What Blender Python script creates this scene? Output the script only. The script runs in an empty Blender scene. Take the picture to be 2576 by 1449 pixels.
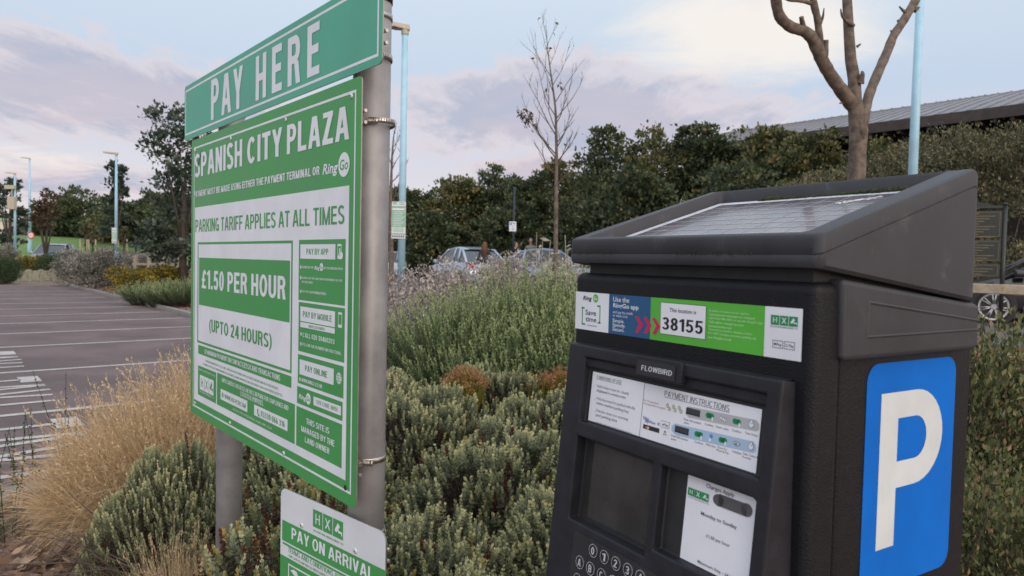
import bpy, bmesh, math, random
import numpy as np
from mathutils import Vector, Matrix
C = bpy.context.scene.collection
random.seed(4); rng = np.random.default_rng(7)
# ------------------------------------------------------------------ camera
EYE = 1.48
cam_d = bpy.data.cameras.new('camera'); cam = bpy.data.objects.new('camera', cam_d); C.objects.link(cam)
bpy.context.scene.camera = cam
PIT, ROL = -0.03746, 0.02177
fw = Vector((0, math.cos(PIT), math.sin(PIT))); u0_ = Vector((0, -math.sin(PIT), math.cos(PIT))); r0_ = Vector((1, 0, 0))
rt = r0_*math.cos(ROL)+u0_*math.sin(ROL); up = u0_*math.cos(ROL)-r0_*math.sin(ROL)
cam.matrix_world = Matrix(((rt.x, up.x, -fw.x, 0), (rt.y, up.y, -fw.y, 0), (rt.z, up.z, -fw.z, EYE), (0, 0, 0, 1)))
cam_d.sensor_width = 36; cam_d.lens = 25.31; cam_d.clip_start = .05; cam_d.clip_end = 3000
cam_d.dof.use_dof = True; cam_d.dof.focus_distance = 1.6; cam_d.dof.aperture_fstop = 9.0
# ------------------------------------------------------------------ sky, sun, exposure
SUN_EL, SUN_AZ = math.radians(9), math.radians(146)      # azimuth clockwise from +Y
sc = bpy.context.scene
sc.view_settings.view_transform = 'Standard'; sc.view_settings.look = 'None'; sc.view_settings.exposure = 0.0; sc.view_settings.gamma = 1
w = bpy.data.worlds.new('World'); sc.world = w; w.use_nodes = True
nt = w.node_tree; nt.nodes.clear()
class NB:
    def __init__(s, nt): s.nt = nt
    def n(s, t, **k):
        nd = s.nt.nodes.new(t)
        for a, v in k.items(): setattr(nd, a, v)
        return nd
    def l(s, a, b): s.nt.links.new(a, b)
    def val(s, x, sock):
        if isinstance(x, (int, float)): sock.default_value = x
        elif isinstance(x, (tuple, list)): sock.default_value = x
        else: s.l(x, sock)
    def m(s, op, a, b=0.0, c=0.0, clamp=False):
        nd = s.n('ShaderNodeMath', operation=op, use_clamp=clamp)
        s.val(a, nd.inputs[0]); s.val(b, nd.inputs[1]); s.val(c, nd.inputs[2]); return nd.outputs[0]
    def mix(s, f, a, b, blend='MIX'):
        nd = s.n('ShaderNodeMix', data_type='RGBA', blend_type=blend)
        s.val(f, nd.inputs[0]); s.val(a if not isinstance(a, tuple) else (*a, 1)[:4], nd.inputs[6]); s.val(b if not isinstance(b, tuple) else (*b, 1)[:4], nd.inputs[7]); return nd.outputs[2]
    def ss(s, x, a, b, lo=0.0, hi=1.0):
        nd = s.n('ShaderNodeMapRange', interpolation_type='SMOOTHSTEP')
        s.val(x, nd.inputs[0])
        for i, v in enumerate((a, b, lo, hi)): nd.inputs[i+1].default_value = v
        return nd.outputs[0]
    def noise(s, vec, scale, detail=5, rough=.55, dist=0.0):
        nd = s.n('ShaderNodeTexNoise'); 
        if vec is not None: s.l(vec, nd.inputs['Vector'])
        nd.inputs['Scale'].default_value = scale; nd.inputs['Detail'].default_value = detail; nd.inputs['Roughness'].default_value = rough; nd.inputs['Distortion'].default_value = dist
        return nd.outputs[0]
    def ramp(s, f, stops):
        nd = s.n('ShaderNodeValToRGB'); s.val(f, nd.inputs[0]); e = nd.color_ramp.elements
        while len(e) < len(stops): e.new(.5)
        for x, (p, c) in zip(e, stops): x.position = p; x.color = (*c, 1)
        return nd.outputs[0]
def srgb(r, g, b):
    f = lambda c: (c/255/12.92 if c/255 <= .04045 else ((c/255+.055)/1.055)**2.4)
    return (f(r), f(g), f(b))
b = NB(nt)
tc = b.n('ShaderNodeTexCoord').outputs['Generated']
sep = b.n('ShaderNodeSeparateXYZ'); b.l(tc, sep.inputs[0]); dx, dy, dz = sep.outputs
sky = b.n('ShaderNodeTexSky', sky_type='NISHITA', sun_disc=False, sun_elevation=SUN_EL, sun_rotation=SUN_AZ)
K = 10.0
def k3(r, g, bl, s=1.0): c = srgb(r, g, bl); return tuple(x*K*s for x in c)
el = b.m('MAXIMUM', dz, 0.0)
base = b.ramp(el, [(0.0, srgb(238, 222, 224)), (.09, srgb(230, 224, 233)), (.22, srgb(204, 219, 240)), (.34, srgb(218, 232, 247)), (1.0, srgb(222, 232, 247))])
kk = b.n('ShaderNodeVectorMath', operation='SCALE'); b.l(base, kk.inputs[0]); kk.inputs[3].default_value = K
col = b.mix(.90, sky.outputs[0], kk.outputs[0])
# flat cloud layer seen in perspective
den = b.m('ADD', el, .10)
cu = b.m('DIVIDE', dx, den); cv = b.m('DIVIDE', dy, den)
cmb = b.n('ShaderNodeCombineXYZ'); b.l(cu, cmb.inputs[0]); b.l(cv, cmb.inputs[1])
map1 = b.n('ShaderNodeMapping'); b.l(cmb.outputs[0], map1.inputs[0]); map1.inputs['Scale'].default_value = (2.3, .95, 1); map1.inputs['Location'].default_value = (3.1, 1.7, 0)
n1 = b.noise(map1.outputs[0], 1.0, 12, .66, .2)
map2 = b.n('ShaderNodeMapping'); b.l(cmb.outputs[0], map2.inputs[0]); map2.inputs['Scale'].default_value = (.9, 1.5, 1); map2.inputs['Rotation'].default_value = (0, 0, .5); map2.inputs['Location'].default_value = (8, 4, 0)
n2 = b.noise(map2.outputs[0], 1.3, 7, .62, .6)
az = b.m('ARCTAN2', dx, dy)
def bump(x, c, wd):            # soft bump round c
    d = b.m('ABSOLUTE', b.m('SUBTRACT', x, c)); return b.ss(d, 0.0, wd, 1.0, 0.0)
def blob(a, aw, e, ew): return b.m('MULTIPLY', bump(az, a, aw), bump(el, e, ew))
# lavender grey banks
lav = b.m('MAXIMUM', blob(-.52, .50, .185, .105), blob(.10, .46, .195, .115))
lav = b.m('MAXIMUM', lav, b.m('MULTIPLY', blob(-.62, .36, .085, .045), .9))
lav = b.m('MAXIMUM', lav, b.m('MULTIPLY', blob(.05, .22, .125, .05), .9))
lf = b.m('ADD', b.m('MULTIPLY', lav, .52), b.m('MULTIPLY', n1, 1.15))
halo = b.ss(lf, .70, .84)
col = b.mix(b.m('MULTIPLY', halo, .75), col, k3(226, 216, 222))
lavm = b.ss(lf, .80, 1.0)
col = b.mix(b.m('MULTIPLY', lavm, .82), col, k3(178, 186, 207))
edge = b.ss(b.m('ADD', b.m('MULTIPLY', lav, .45), b.m('MULTIPLY', n2, .95)), .72, .92)
col = b.mix(b.m('MULTIPLY', b.m('MULTIPLY', edge, b.ss(el, .06, .24, 1.0, .35)), .65), col, k3(226, 206, 212))
# pale cirrus, brightest upper right of the view
cir = b.m('MAXIMUM', blob(.32, .34, .29, .12), b.m('MULTIPLY', blob(-.75, .45, .10, .06), .8))
cir = b.m('MAXIMUM', cir, b.m('MULTIPLY', blob(-.1, .30, .05, .06), .7))
cirm = b.ss(b.m('ADD', b.m('MULTIPLY', cir, .62), b.m('MULTIPLY', n2, .80)), .60, .98)
col = b.mix(b.m('MULTIPLY', cirm, .92), col, k3(250, 243, 236))
# general broken cloud outside those banks
gen = b.ss(n1, .58, .74)
col = b.mix(b.m('MULTIPLY', gen, .45), col, k3(212, 208, 222))
# afterglow behind the viewer; gain added there and overhead, unseen, to light the foreground
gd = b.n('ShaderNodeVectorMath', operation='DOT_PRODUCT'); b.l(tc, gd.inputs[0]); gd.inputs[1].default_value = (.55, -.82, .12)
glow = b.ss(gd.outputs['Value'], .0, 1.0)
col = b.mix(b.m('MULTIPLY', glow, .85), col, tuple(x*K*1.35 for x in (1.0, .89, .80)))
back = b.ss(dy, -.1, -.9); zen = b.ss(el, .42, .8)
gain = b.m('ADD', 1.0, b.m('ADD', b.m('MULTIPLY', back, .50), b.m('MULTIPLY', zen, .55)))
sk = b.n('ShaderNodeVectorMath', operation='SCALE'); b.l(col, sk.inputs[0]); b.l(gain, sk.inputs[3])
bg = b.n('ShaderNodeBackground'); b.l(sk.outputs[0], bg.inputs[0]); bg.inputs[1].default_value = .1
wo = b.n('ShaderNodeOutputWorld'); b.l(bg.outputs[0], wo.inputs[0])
sd = bpy.data.lights.new('sun', 'SUN'); sd.energy = .8; sd.angle = math.radians(18); sd.color = (1, .88, .76)
so = bpy.data.objects.new('sun', sd); C.objects.link(so)
sdir = Vector((math.sin(SUN_AZ)*math.cos(SUN_EL), math.cos(SUN_AZ)*math.cos(SUN_EL), math.sin(SUN_EL)))
so.rotation_euler = sdir.to_track_quat('Z', 'Y').to_euler(); so.location = sdir*50
# ------------------------------------------------------------------ helpers
def at(x, y, Y):               # a pixel of the 2576 px wide photograph at distance Y -> world point
    d = fw + rt*((x-1288)/1811.25) - up*((y-724.5)/1811.25); d = d*(Y/d.y); return Vector((d.x, d.y, d.z+EYE))
MATS = {}
def mat(name, col, rough=.6, metal=0.0, var=.12, scale=30.0, bump=0.0, bscale=200.0, spec=.5, coord='Object', dirt=None, coat=0.0):
    if name in MATS: return MATS[name]
    m = bpy.data.materials.new(name); m.use_nodes = True; t = m.node_tree; p = t.nodes['Principled BSDF']; q = NB(t)
    o = q.n('ShaderNodeTexCoord').outputs[coord]
    nz = q.noise(o, scale, 6, .6)
    f = q.ss(nz, .3, .7)
    lo = tuple(c*(1-var) for c in col); hi = tuple(min(1, c*(1+var)) for c in col)
    c = q.mix(f, lo, hi)
    if dirt:
        nz2 = q.noise(o, dirt[1], 7, .7, .4); c = q.mix(q.m('MULTIPLY', q.ss(nz2, dirt[2], dirt[2]+.15), dirt[3]), c, dirt[0])
    q.l(c, p.inputs['Base Color'])
    r = q.m('ADD', rough-.06, q.m('MULTIPLY', f, .12)); q.l(r, p.inputs['Roughness'])
    p.inputs['Metallic'].default_value = metal; p.inputs['Specular IOR Level'].default_value = spec; p.inputs['Coat Weight'].default_value = coat
    if bump:
        bp = q.n('ShaderNodeBump'); bp.inputs['Strength'].default_value = bump; bp.inputs['Distance'].default_value = .002
        q.l(q.noise(o, bscale, 4, .6), bp.inputs['Height']); q.l(bp.outputs[0], p.inputs['Normal'])
    MATS[name] = m; return m
def leafmat(name, stops, rough=.55, trans=.25, spec=.3):
    if name in MATS: return MATS[name]
    m = bpy.data.materials.new(name); m.use_nodes = True; t = m.node_tree; p = t.nodes['Principled BSDF']; q = NB(t)
    a = q.n('ShaderNodeAttribute'); a.attribute_name = 'tint'
    c = q.ramp(a.outputs['Fac'], stops)
    q.l(c, p.inputs['Base Color']); p.inputs['Roughness'].default_value = rough; p.inputs['Specular IOR Level'].default_value = spec
    tr = q.n('ShaderNodeBsdfTranslucent'); q.l(c, tr.inputs[0])
    mx = q.n('ShaderNodeMixShader'); mx.inputs[0].default_value = trans; q.l(p.outputs[0], mx.inputs[1]); q.l(tr.outputs[0], mx.inputs[2])
    q.l(mx.outputs[0], t.nodes['Material Output'].inputs[0]); MATS[name] = m; return m
def tag(o, label=None, cat=None, group=None, kind=None):
    for k, v in (('label', label), ('category', cat), ('group', group), ('kind', kind)):
        if v: o[k] = v
    return o
def empty(name, loc, rz=0.0):
    o = bpy.data.objects.new(name, None); C.objects.link(o); o.location = loc; o.rotation_euler = (0, 0, rz); o.empty_display_size = .1; return o
def link(name, me, parent=None, loc=None, rz=None):
    o = bpy.data.objects.new(name, me); C.objects.link(o)
    if parent: o.parent = parent
    if loc is not None: o.location = loc
    if rz is not None: o.rotation_euler = (0, 0, rz)
    return o
class MB:
    """collects shapes (python lists) with a material per face"""
    def __init__(s): s.v = []; s.f = []; s.mi = []; s.ms = []; s.sm = []
    def mid(s, m):
        if m not in s.ms: s.ms.append(m)
        return s.ms.index(m)
    def add(s, vs, fs, m, smooth=False):
        o = len(s.v); s.v += [tuple(x) for x in vs]; i = s.mid(m)
        for f in fs: s.f.append(tuple(o+k for k in f)); s.mi.append(i); s.sm.append(smooth)
    def box(s, a, c, m, mtx=None):
        x0, y0, z0 = a; x1, y1, z1 = c
        vs = [(x0, y0, z0), (x1, y0, z0), (x1, y1, z0), (x0, y1, z0), (x0, y0, z1), (x1, y0, z1), (x1, y1, z1), (x0, y1, z1)]
        if mtx: vs = [mtx @ Vector(v) for v in vs]
        s.add(vs, [(0, 3, 2, 1), (4, 5, 6, 7), (0, 1, 5, 4), (1, 2, 6, 5), (2, 3, 7, 6), (3, 0, 4, 7)], m)
    def tube(s, pts, rads, m, n=8, caps=True, smooth=True):
        pts = [Vector(p) for p in pts]; vs = []; fs = []; ref = None
        for i, p in enumerate(pts):
            t = (pts[min(i+1, len(pts)-1)]-pts[max(i-1, 0)]).normalized()
            if ref is None: ref = Vector((1, 0, 0)) if abs(t.x) < .8 else Vector((0, 1, 0))
            a = (ref-t*ref.dot(t)).normalized(); ref = a; bb = t.cross(a)
            r = rads[i] if isinstance(rads, (list, tuple)) else rads
            vs += [p+(a*math.cos(2*math.pi*k/n)+bb*math.sin(2*math.pi*k/n))*r for k in range(n)]
        for i in range(len(pts)-1):
            for k in range(n): fs.append((i*n+k, i*n+(k+1) % n, (i+1)*n+(k+1) % n, (i+1)*n+k))
        s.add(vs, fs, m, smooth)
        if caps:
            o = len(s.v)-len(vs)
            s.f.append(tuple(o+k for k in reversed(range(n)))); s.mi.append(s.mid(m)); s.sm.append(False)
            s.f.append(tuple(o+(len(pts)-1)*n+k for k in range(n))); s.mi.append(s.mid(m)); s.sm.append(False)
    def prism(s, poly, h0, h1, m, f):    # poly of 2-D points swept between h0 and h1; f(u,v,h)->xyz
        n = len(poly); vs = [f(p[0], p[1], h0) for p in poly]+[f(p[0], p[1], h1) for p in poly]
        fs = [tuple(reversed(range(n))), tuple(range(n, 2*n))]+[(i, (i+1) % n, n+(i+1) % n, n+i) for i in range(n)]
        s.add(vs, fs, m)
    def mesh(s, name, merge=False, recalc=False):
        me = bpy.data.meshes.new(name); me.from_pydata(s.v, [], s.f)
        for m in s.ms: me.materials.append(MATS[m] if isinstance(m, str) else m)
        me.polygons.foreach_set('material_index', s.mi); me.polygons.foreach_set('use_smooth', s.sm)
        if merge or recalc:
            bm = bmesh.new(); bm.from_mesh(me)
            if merge: bmesh.ops.remove_doubles(bm, verts=bm.verts, dist=1e-5)
            bmesh.ops.recalc_face_normals(bm, faces=bm.faces); bm.to_mesh(me); bm.free()
        me.update(); return me
    def build(s, name, parent=None, loc=None, rz=None, bevel=0, seg=2, merge=False, recalc=True):
        o = link(name, s.mesh(name, merge, recalc), parent, loc, rz)
        if bevel:
            md = o.modifiers.new('bevel', 'BEVEL'); md.width = bevel; md.segments = seg; md.limit_method = 'ANGLE'; md.angle_limit = .6; md.harden_normals = False
            for p in o.data.polygons: p.use_smooth = True
            wn = o.modifiers.new('wn', 'WEIGHTED_NORMAL')
        return o
def npmesh(name, V, Q, tint, mats, mi=None, smooth=False):
    """big meshes: V (n,3), Q (m,k) equal-size faces, tint per vertex"""
    me = bpy.data.meshes.new(name); n, m, k = len(V), len(Q), Q.shape[1]
    me.vertices.add(n); me.vertices.foreach_set('co', np.ascontiguousarray(V, np.float32).ravel())
    me.loops.add(m*k); me.loops.foreach_set('vertex_index', np.ascontiguousarray(Q, np.int32).ravel())
    me.polygons.add(m); me.polygons.foreach_set('loop_start', np.arange(0, m*k, k, dtype=np.int32))
    if mi is not None: me.polygons.foreach_set('material_index', mi.astype(np.int32))
    if smooth: me.polygons.foreach_set('use_smooth', np.ones(m, bool))
    at_ = me.attributes.new('tint', 'FLOAT', 'POINT'); at_.data.foreach_set('value', np.ascontiguousarray(tint, np.float32))
    for x in mats: me.materials.append(x)
    me.update(calc_edges=True); me.validate(); return me
def nrm(a): return a/np.maximum(np.linalg.norm(a, axis=-1, keepdims=True), 1e-9)
def leaves(P, D, L, Wd, tint, fold=.25, pos=.5):
    """folded diamond leaves: P base, D direction, L length, Wd width"""
    n = len(P); r = rng.normal(size=(n, 3)); S = nrm(np.cross(D, r)); N = np.cross(S, D)
    L = np.broadcast_to(L, (n,))[:, None]; Wd = np.broadcast_to(Wd, (n,))[:, None]
    mid = P+D*L*pos+N*Wd*fold
    V = np.stack([P, mid+S*Wd/2, P+D*L, mid-S*Wd/2], 1).reshape(-1, 3)
    return V, np.arange(4*n).reshape(n, 4), np.repeat(tint, 4)
def ribbons(P, D, L, Wd, droop, tint, seg=4):
    """curved blades: base P, initial direction D, length L, droop"""
    n = len(P); t = np.linspace(0, 1, seg+1); H = nrm(np.stack([D[:, 0], D[:, 1], 0*D[:, 0]], 1)+1e-6)
    S = nrm(np.cross(D, rng.normal(size=(n, 3))))
    pts = []
    for q in t:
        c = P+D*(L*q)[:, None]+H*(L*droop*q*q)[:, None]*.7-np.array([0, 0, 1.])*(L*droop*q**2.4)[:, None]
        ww = (Wd*(1-.8*q))[:, None]; pts += [c+S*ww/2, c-S*ww/2]
    V = np.stack(pts, 1).reshape(-1, 3); b0 = np.arange(n)[:, None]*(2*(seg+1))
    Q = np.concatenate([b0+np.array([[2*i, 2*i+1, 2*i+3, 2*i+2]]) for i in range(seg)], 0)
    return V, Q, np.repeat(tint, 2*(seg+1))
def sticks(A, B, r0, r1, tint):
    """three-sided tapered twigs from A to B"""
    n = len(A); T = nrm(B-A); S = nrm(np.cross(T, rng.normal(size=(n, 3)))); U = np.cross(T, S); V = []
    r0 = np.broadcast_to(r0, (n,))[:, None]; r1 = np.broadcast_to(r1, (n,))[:, None]
    for base, r in ((A, r0), (B, r1)):
        for k in range(3): V.append(base+(S*math.cos(k*2.094)+U*math.sin(k*2.094))*r)
    V = np.stack(V, 1).reshape(-1, 3); b0 = np.arange(n)[:, None]*6
    Q = np.concatenate([b0+np.array([[k, (k+1) % 3, 3+(k+1) % 3, 3+k]]) for k in range(3)], 0)
    return V, Q, np.repeat(tint, 6)
def cat(*parts):
    V = []; Q = []; T = []; MI = []; o = 0
    for i, (v, q, t) in enumerate(parts): V.append(v); Q.append(q+o); T.append(t); MI.append(np.full(len(q), i)); o += len(v)
    return np.concatenate(V), np.concatenate(Q), np.concatenate(T), np.concatenate(MI)
# ---- lettering
_fc = {}
def glyphs(s, wgt):
    k = (s, wgt)
    if k not in _fc:
        cu = bpy.data.curves.new('t', 'FONT'); cu.body = s; cu.size = 1; cu.offset = wgt*1.25; cu.space_character = 1+wgt*1.6; cu.resolution_u = 3 if len(s) < 25 else 1
        ob = bpy.data.objects.new('t', cu); me = bpy.data.meshes.new_from_object(ob)
        vs = [tuple(v.co) for v in me.vertices]; fs = [tuple(p.vertices) for p in me.polygons]
        bpy.data.meshes.remove(me); bpy.data.objects.remove(ob); bpy.data.curves.remove(cu); _fc[k] = (vs, fs)
    return _fc[k]
# ---- a plain bold grotesque drawn from strokes (capitals, figures, marks)
def _ring(cx, cy, rx, ry, tx, ty, a0, a1, n=12):
    out = []
    for i in range(n):
        q = [math.radians(a0+(a1-a0)*k/n) for k in (i, i+1)]
        out.append([(cx+rx*math.cos(q[0]), cy+ry*math.sin(q[0])), (cx+rx*math.cos(q[1]), cy+ry*math.sin(q[1])), (cx+(rx-tx)*math.cos(q[1]), cy+(ry-ty)*math.sin(q[1])), (cx+(rx-tx)*math.cos(q[0]), cy+(ry-ty)*math.sin(q[0]))])
    return out
def _bar(x0, y0, x1, y1): return [[(x0, y0), (x1, y0), (x1, y1), (x0, y1)]]
def _dia(x0, x1, y0, y1, s): return [[(x0, y0), (x0+s, y0), (x1+s, y1), (x1, y1)]]
def stroke_glyph(c, s, t):
    """pieces of one letter, height 1; s stem, t bar thickness; returns (pieces, width)"""
    B, D, G = _bar, _dia, _ring; w = .62
    def bowl(y0, y1, xr): ym, r = (y0+y1)/2, (y1-y0)/2; rx = min(r*.9, xr-s); return B(s*.5, y1-t, xr-rx, y1)+B(s*.5, y0, xr-rx, y0+t)+G(xr-rx, ym, rx, r, s, t, -90, 90)
    def rnd(x0, x1, y0, y1, a0=0, a1=360, n=28): return G((x0+x1)/2, (y0+y1)/2, (x1-x0)/2, (y1-y0)/2, s, t, a0, a1, n)
    if c == 'A': return D(0, w/2-s*.52, 0, 1, s)+D(w+.06-s, w/2+.06-s*.48, 0, 1, s)+B(w*.2, .22, w*.86, .22+t), w+.06
    if c == 'B': return B(0, 0, s, 1)+bowl(.5-t*.5, 1, w-.03)+bowl(0, .5+t*.5, w), w
    if c == 'C': return rnd(0, w, -.01, 1.01, 42, 318), w
    if c == 'D': return B(0, 0, s, 1)+B(s*.5, 1-t, w*.42, 1)+B(s*.5, 0, w*.42, t)+G(w*.42, .5, w*.58, .5, s, t, -90, 90, 18), w
    if c == 'E': return B(0, 0, s, 1)+B(s*.5, 1-t, .54, 1)+B(s*.5, 0, .55, t)+B(s*.5, .5-t*.45, .50, .5+t*.55), .55
    if c == 'F': return B(0, 0, s, 1)+B(s*.5, 1-t, .52, 1)+B(s*.5, .5-t*.6, .47, .5+t*.4), .52
    if c == 'G': return rnd(0, w, -.01, 1.01, 42, 320)+B(w-s, 0.02, w, .5)+B(w*.5, .5-t, w, .5), w
    if c == 'H': return B(0, 0, s, 1)+B(w-s, 0, w, 1)+B(s*.5, .5-t/2, w-s*.5, .5+t/2), w
    if c == 'I': return B(0, 0, s, 1), s
    if c == 'J': return B(.5-s, .3, .5, 1)+G(.25, .29, .25, .30, s, t, 180, 360), .5
    if c == 'K': return B(0, 0, s, 1)+D(s*.7, w-s*1.15, .38, 1, s*1.2)+D(w-s*1.15, s*1.25, 0, .62, s*1.2), w+.03
    if c == 'L': return B(0, 0, s, 1)+B(s*.5, 0, .51, t), .51
    if c == 'M': return B(0, 0, s*.95, 1)+B(.76-s*.95, 0, .76, 1)+D(.38-s*.45, 0, 0, 1, s*.9)+D(.38-s*.45, .76-s*.9, 0, 1, s*.9), .76
    if c == 'N': return B(0, 0, s, 1)+B(w-s, 0, w, 1)+D(w-s*1.12, 0, 0, 1, s*1.12), w
    if c in 'O': return rnd(0, w+.04, -.01, 1.01), w+.04
    if c == '0': return rnd(0, .52, -.01, 1.01), .52
    if c == 'P': return B(0, 0, s, 1)+bowl(.40, 1, .58), .58
    if c == 'Q': return rnd(0, w+.04, -.01, 1.01)+D(w-s*.2, w*.55, -.02, .25, s*.9), w+.04
    if c == 'R': return B(0, 0, s, 1)+bowl(.43, 1, .60)+D(.62-s*1.02, .32, 0, .46, s*1.0), .62
    if c in 'S': return G(.29, .735, .29, .275, s, t, 25, 270, 16)+G(.29, .265, .30, .275, s, t, -155, 90, 16), .59
    if c == 'T': return B(.275-s/2, 0, .275+s/2, 1)+B(0, 1-t, .55, 1), .55
    if c == 'U': return B(0, .3, s, 1)+B(w-s, .3, w, 1)+G(w/2, .31, w/2, .32, s, t, 180, 360, 16), w
    if c == 'V': return D(.31-s*.52, 0, 0, 1, s)+D(.31-s*.48, .62-s, 0, 1, s), .62
    if c == 'W': return D(.21-s*.5, 0, 0, 1, s*.95)+D(.21-s*.5, .43-s*.48, 0, 1, s*.95)+D(.65-s*.5, .43-s*.48, 0, 1, s*.95)+D(.65-s*.5, .86-s*.95, 0, 1, s*.95), .86
    if c == 'X': return D(0, w-s*1.1, 0, 1, s*1.1)+D(w-s*1.1, 0, 0, 1, s*1.1), w
    if c == 'Y': return B(.31-s/2, 0, .31+s/2, .46)+D(.31-s/2, 0, .40, 1, s)+D(.31-s/2, .62-s, .40, 1, s), .62
    if c == 'Z': return B(.02, 1-t, .54, 1)+B(0, 0, .56, t)+D(0, .54-s*1.15, t*.6, 1-t*.6, s*1.15), .56
    if c == '1': return B(.16, 0, .16+s, 1)+[[(0, .70), (.16, .78), (.16+s*.5, 1), (.16, .96), (0, .86)]], .16+s
    if c == '2': return G(.26, .71, .26, .30, s, t, -28, 170, 14)+B(0, 0, .52, t)+D(0, .47-s*1.05, t*.5, .60, s*1.1), .52
    if c == '3': return G(.25, .735, .25, .275, s, t, -90, 155, 14)+G(.25, .27, .27, .28, s, t, -155, 90, 14)+B(.17, .46, .26, .46+t), .52
    if c == '4': return B(.31, 0, .31+s, 1)+B(0, .21, .56, .21+t)+D(0, .31-s*.1, .26, 1, s), .56
    if c == '5': return B(.06, 1-t, .50, 1)+D(.02, .07, .44, 1, s*.9)+G(.25, .33, .27, .34, s, t, -155, 140, 16), .52
    if c == '6': return rnd(0, .52, -.01, .64)+G(.30, .45, .30, .56, s, t, 62, 180, 12), .52
    if c == '7': return B(0, 1-t, .52, 1)+D(.10, .52-s, 0, 1-t*.4, s), .52
    if c == '8': return rnd(.02, .50, .46, 1.01)+rnd(0, .52, -.01, .56), .52
    if c == '9': return rnd(0, .52, .36, 1.01)+G(.22, .55, .30, .56, s, t, -118, 0, 12), .52
    if c == '£': return G(.33, .72, .22, .29, s, t, 15, 180, 12)+D(.06, .11, 0.02, .75, s)+B(0, .40, .42, .40+t*.85)+B(0, 0, .54, t), .54
    if c == '.': return B(0, 0, s, s*.9), s
    if c == ',': return B(0, 0, s, s*.9)+D(0, s*.4, -.14, .03, s*.5), s
    if c == ':': return B(0, .05, s, .05+s*.9)+B(0, .5, s, .5+s*.9), s
    if c == '-': return B(0, .33, .28, .33+t), .28
    if c == '/': return D(0, .34-s*.8, -.02, 1.02, s*.8), .34
    if c == '(': return G(.42, .42, .42, .66, s*.8, t*.5, 115, 245, 14), .26
    if c == ')': return G(-.16, .42, .42, .66, s*.8, t*.5, -65, 65, 14), .26
    if c == '&': return rnd(.05, .45, .5, 1.01)+rnd(0, .52, -.01, .56)+D(.55-s, .1, 0, .6, s), .6
    return None, .26
def stroke_text(txt, wgt):
    s = .125+min(wgt, .03)*2.6; t = s*.82; x = 0; out = []; gap = .105
    for c in txt:
        if c == ' ': x += .27; continue
        p, w = stroke_glyph(c, s, t)
        if p is None: x += .3; continue
        out.append([[(a+x, b_) for a, b_ in q] for q in p]); x += w+gap
    return out, x-gap
CAP = {}
def cap_h(wgt):
    if wgt not in CAP: CAP[wgt] = (min(v[1] for v in glyphs('H', wgt)[0]), max(v[1] for v in glyphs('H', wgt)[0]))
    return CAP[wgt]
def draw(items, mb, f, eps=.0003):
    """printed items (measured on the board, in metres) -> faces; f(u,v,depth)->xyz"""
    for it in items:
        k = it[0]
        if k == 'R':
            _, a, c, d, e, col, l = it; mb.add([f(a, c, l*eps), f(d, c, l*eps), f(d, e, l*eps), f(a, e, l*eps)], [(0, 1, 2, 3)], 'ink_'+col)
        elif k == 'F':
            _, a, c, d, e, t, col, l = it; z = l*eps
            for q in ((a, c, d, c+t), (a, e-t, d, e), (a, c+t, a+t, e-t), (d-t, c+t, d, e-t)):
                mb.add([f(q[0], q[1], z), f(q[2], q[1], z), f(q[2], q[3], z), f(q[0], q[3], z)], [(0, 1, 2, 3)], 'ink_'+col)
        elif k == 'E':
            _, a, c, ru, rv, col, l = it; n = 20
            mb.add([f(a+ru*math.cos(2*math.pi*i/n), c+rv*math.sin(2*math.pi*i/n), l*eps) for i in range(n)], [tuple(range(n))], 'ink_'+col)
        elif k == 'P':
            _, pts, col, l = it; mb.add([f(p[0], p[1], l*eps) for p in pts], [tuple(range(len(pts)))], 'ink_'+col)
        elif k == 'T':
            _, s, a, c, d, e, col, l, wgt, sh = it
            if s == s.upper() and not sh:
                gl, wd = stroke_text(s, wgt); kx = (d-a)/wd
                for g in gl:
                    for j, q in enumerate(g): mb.add([f(a+x*kx, c+y*(e-c), l*eps+j*eps*.012) for x, y in q], [(0, 1, 2, 3) if len(q) == 4 else tuple(range(len(q)))], 'ink_'+col)
                continue
            vs, fs = glyphs(s, wgt); h0, h1 = cap_h(wgt)
            xs = [v[0]+sh*v[1] for v in vs]; x0, x1 = min(xs), max(xs)
            mb.add([f(a+(x-x0)/(x1-x0)*(d-a), c+(v[1]-h0)/(h1-h0)*(e-c), l*eps) for x, v in zip(xs, vs)], fs, 'ink_'+col)
        elif k == 'H':                  # three-square badge: H, X and a camera on its bracket
            _, a, c, d, e, g, wh, l = it; wd = d-a; ht = e-c; q = wd/3
            for i in range(3): draw([('R', a+i*q+(wd*.012 if i else 0), c, a+(i+1)*q-(wd*.012 if i < 2 else 0), e, g, l)], mb, f, eps)
            draw([('T', 'H', a+q*.28, c+ht*.22, a+q*.72, c+ht*.8, wh, l+1, .0, 0), ('T', 'X', a+q*1.25, c+ht*.22, a+q*1.77, c+ht*.8, wh, l+1, .0, 0)], mb, f, eps)
            X = lambda x, y: (a+q*(2+x), c+ht*y)
            draw([('P', [X(.2, .38), X(.38, .28), X(.72, .66), X(.52, .84)], wh, l+1), ('P', [X(.5, .4), X(.58, .3), X(.86, .3), X(.86, .2), X(.94, .2), X(.94, .42), X(.64, .42), X(.58, .5)], wh, l+1)], mb, f, eps)
def copy_tree(o, parent=None, name=None):
    c = o.copy(); C.objects.link(c); c.parent = parent
    for ch in o.children: copy_tree(ch, c)
    return c
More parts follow.
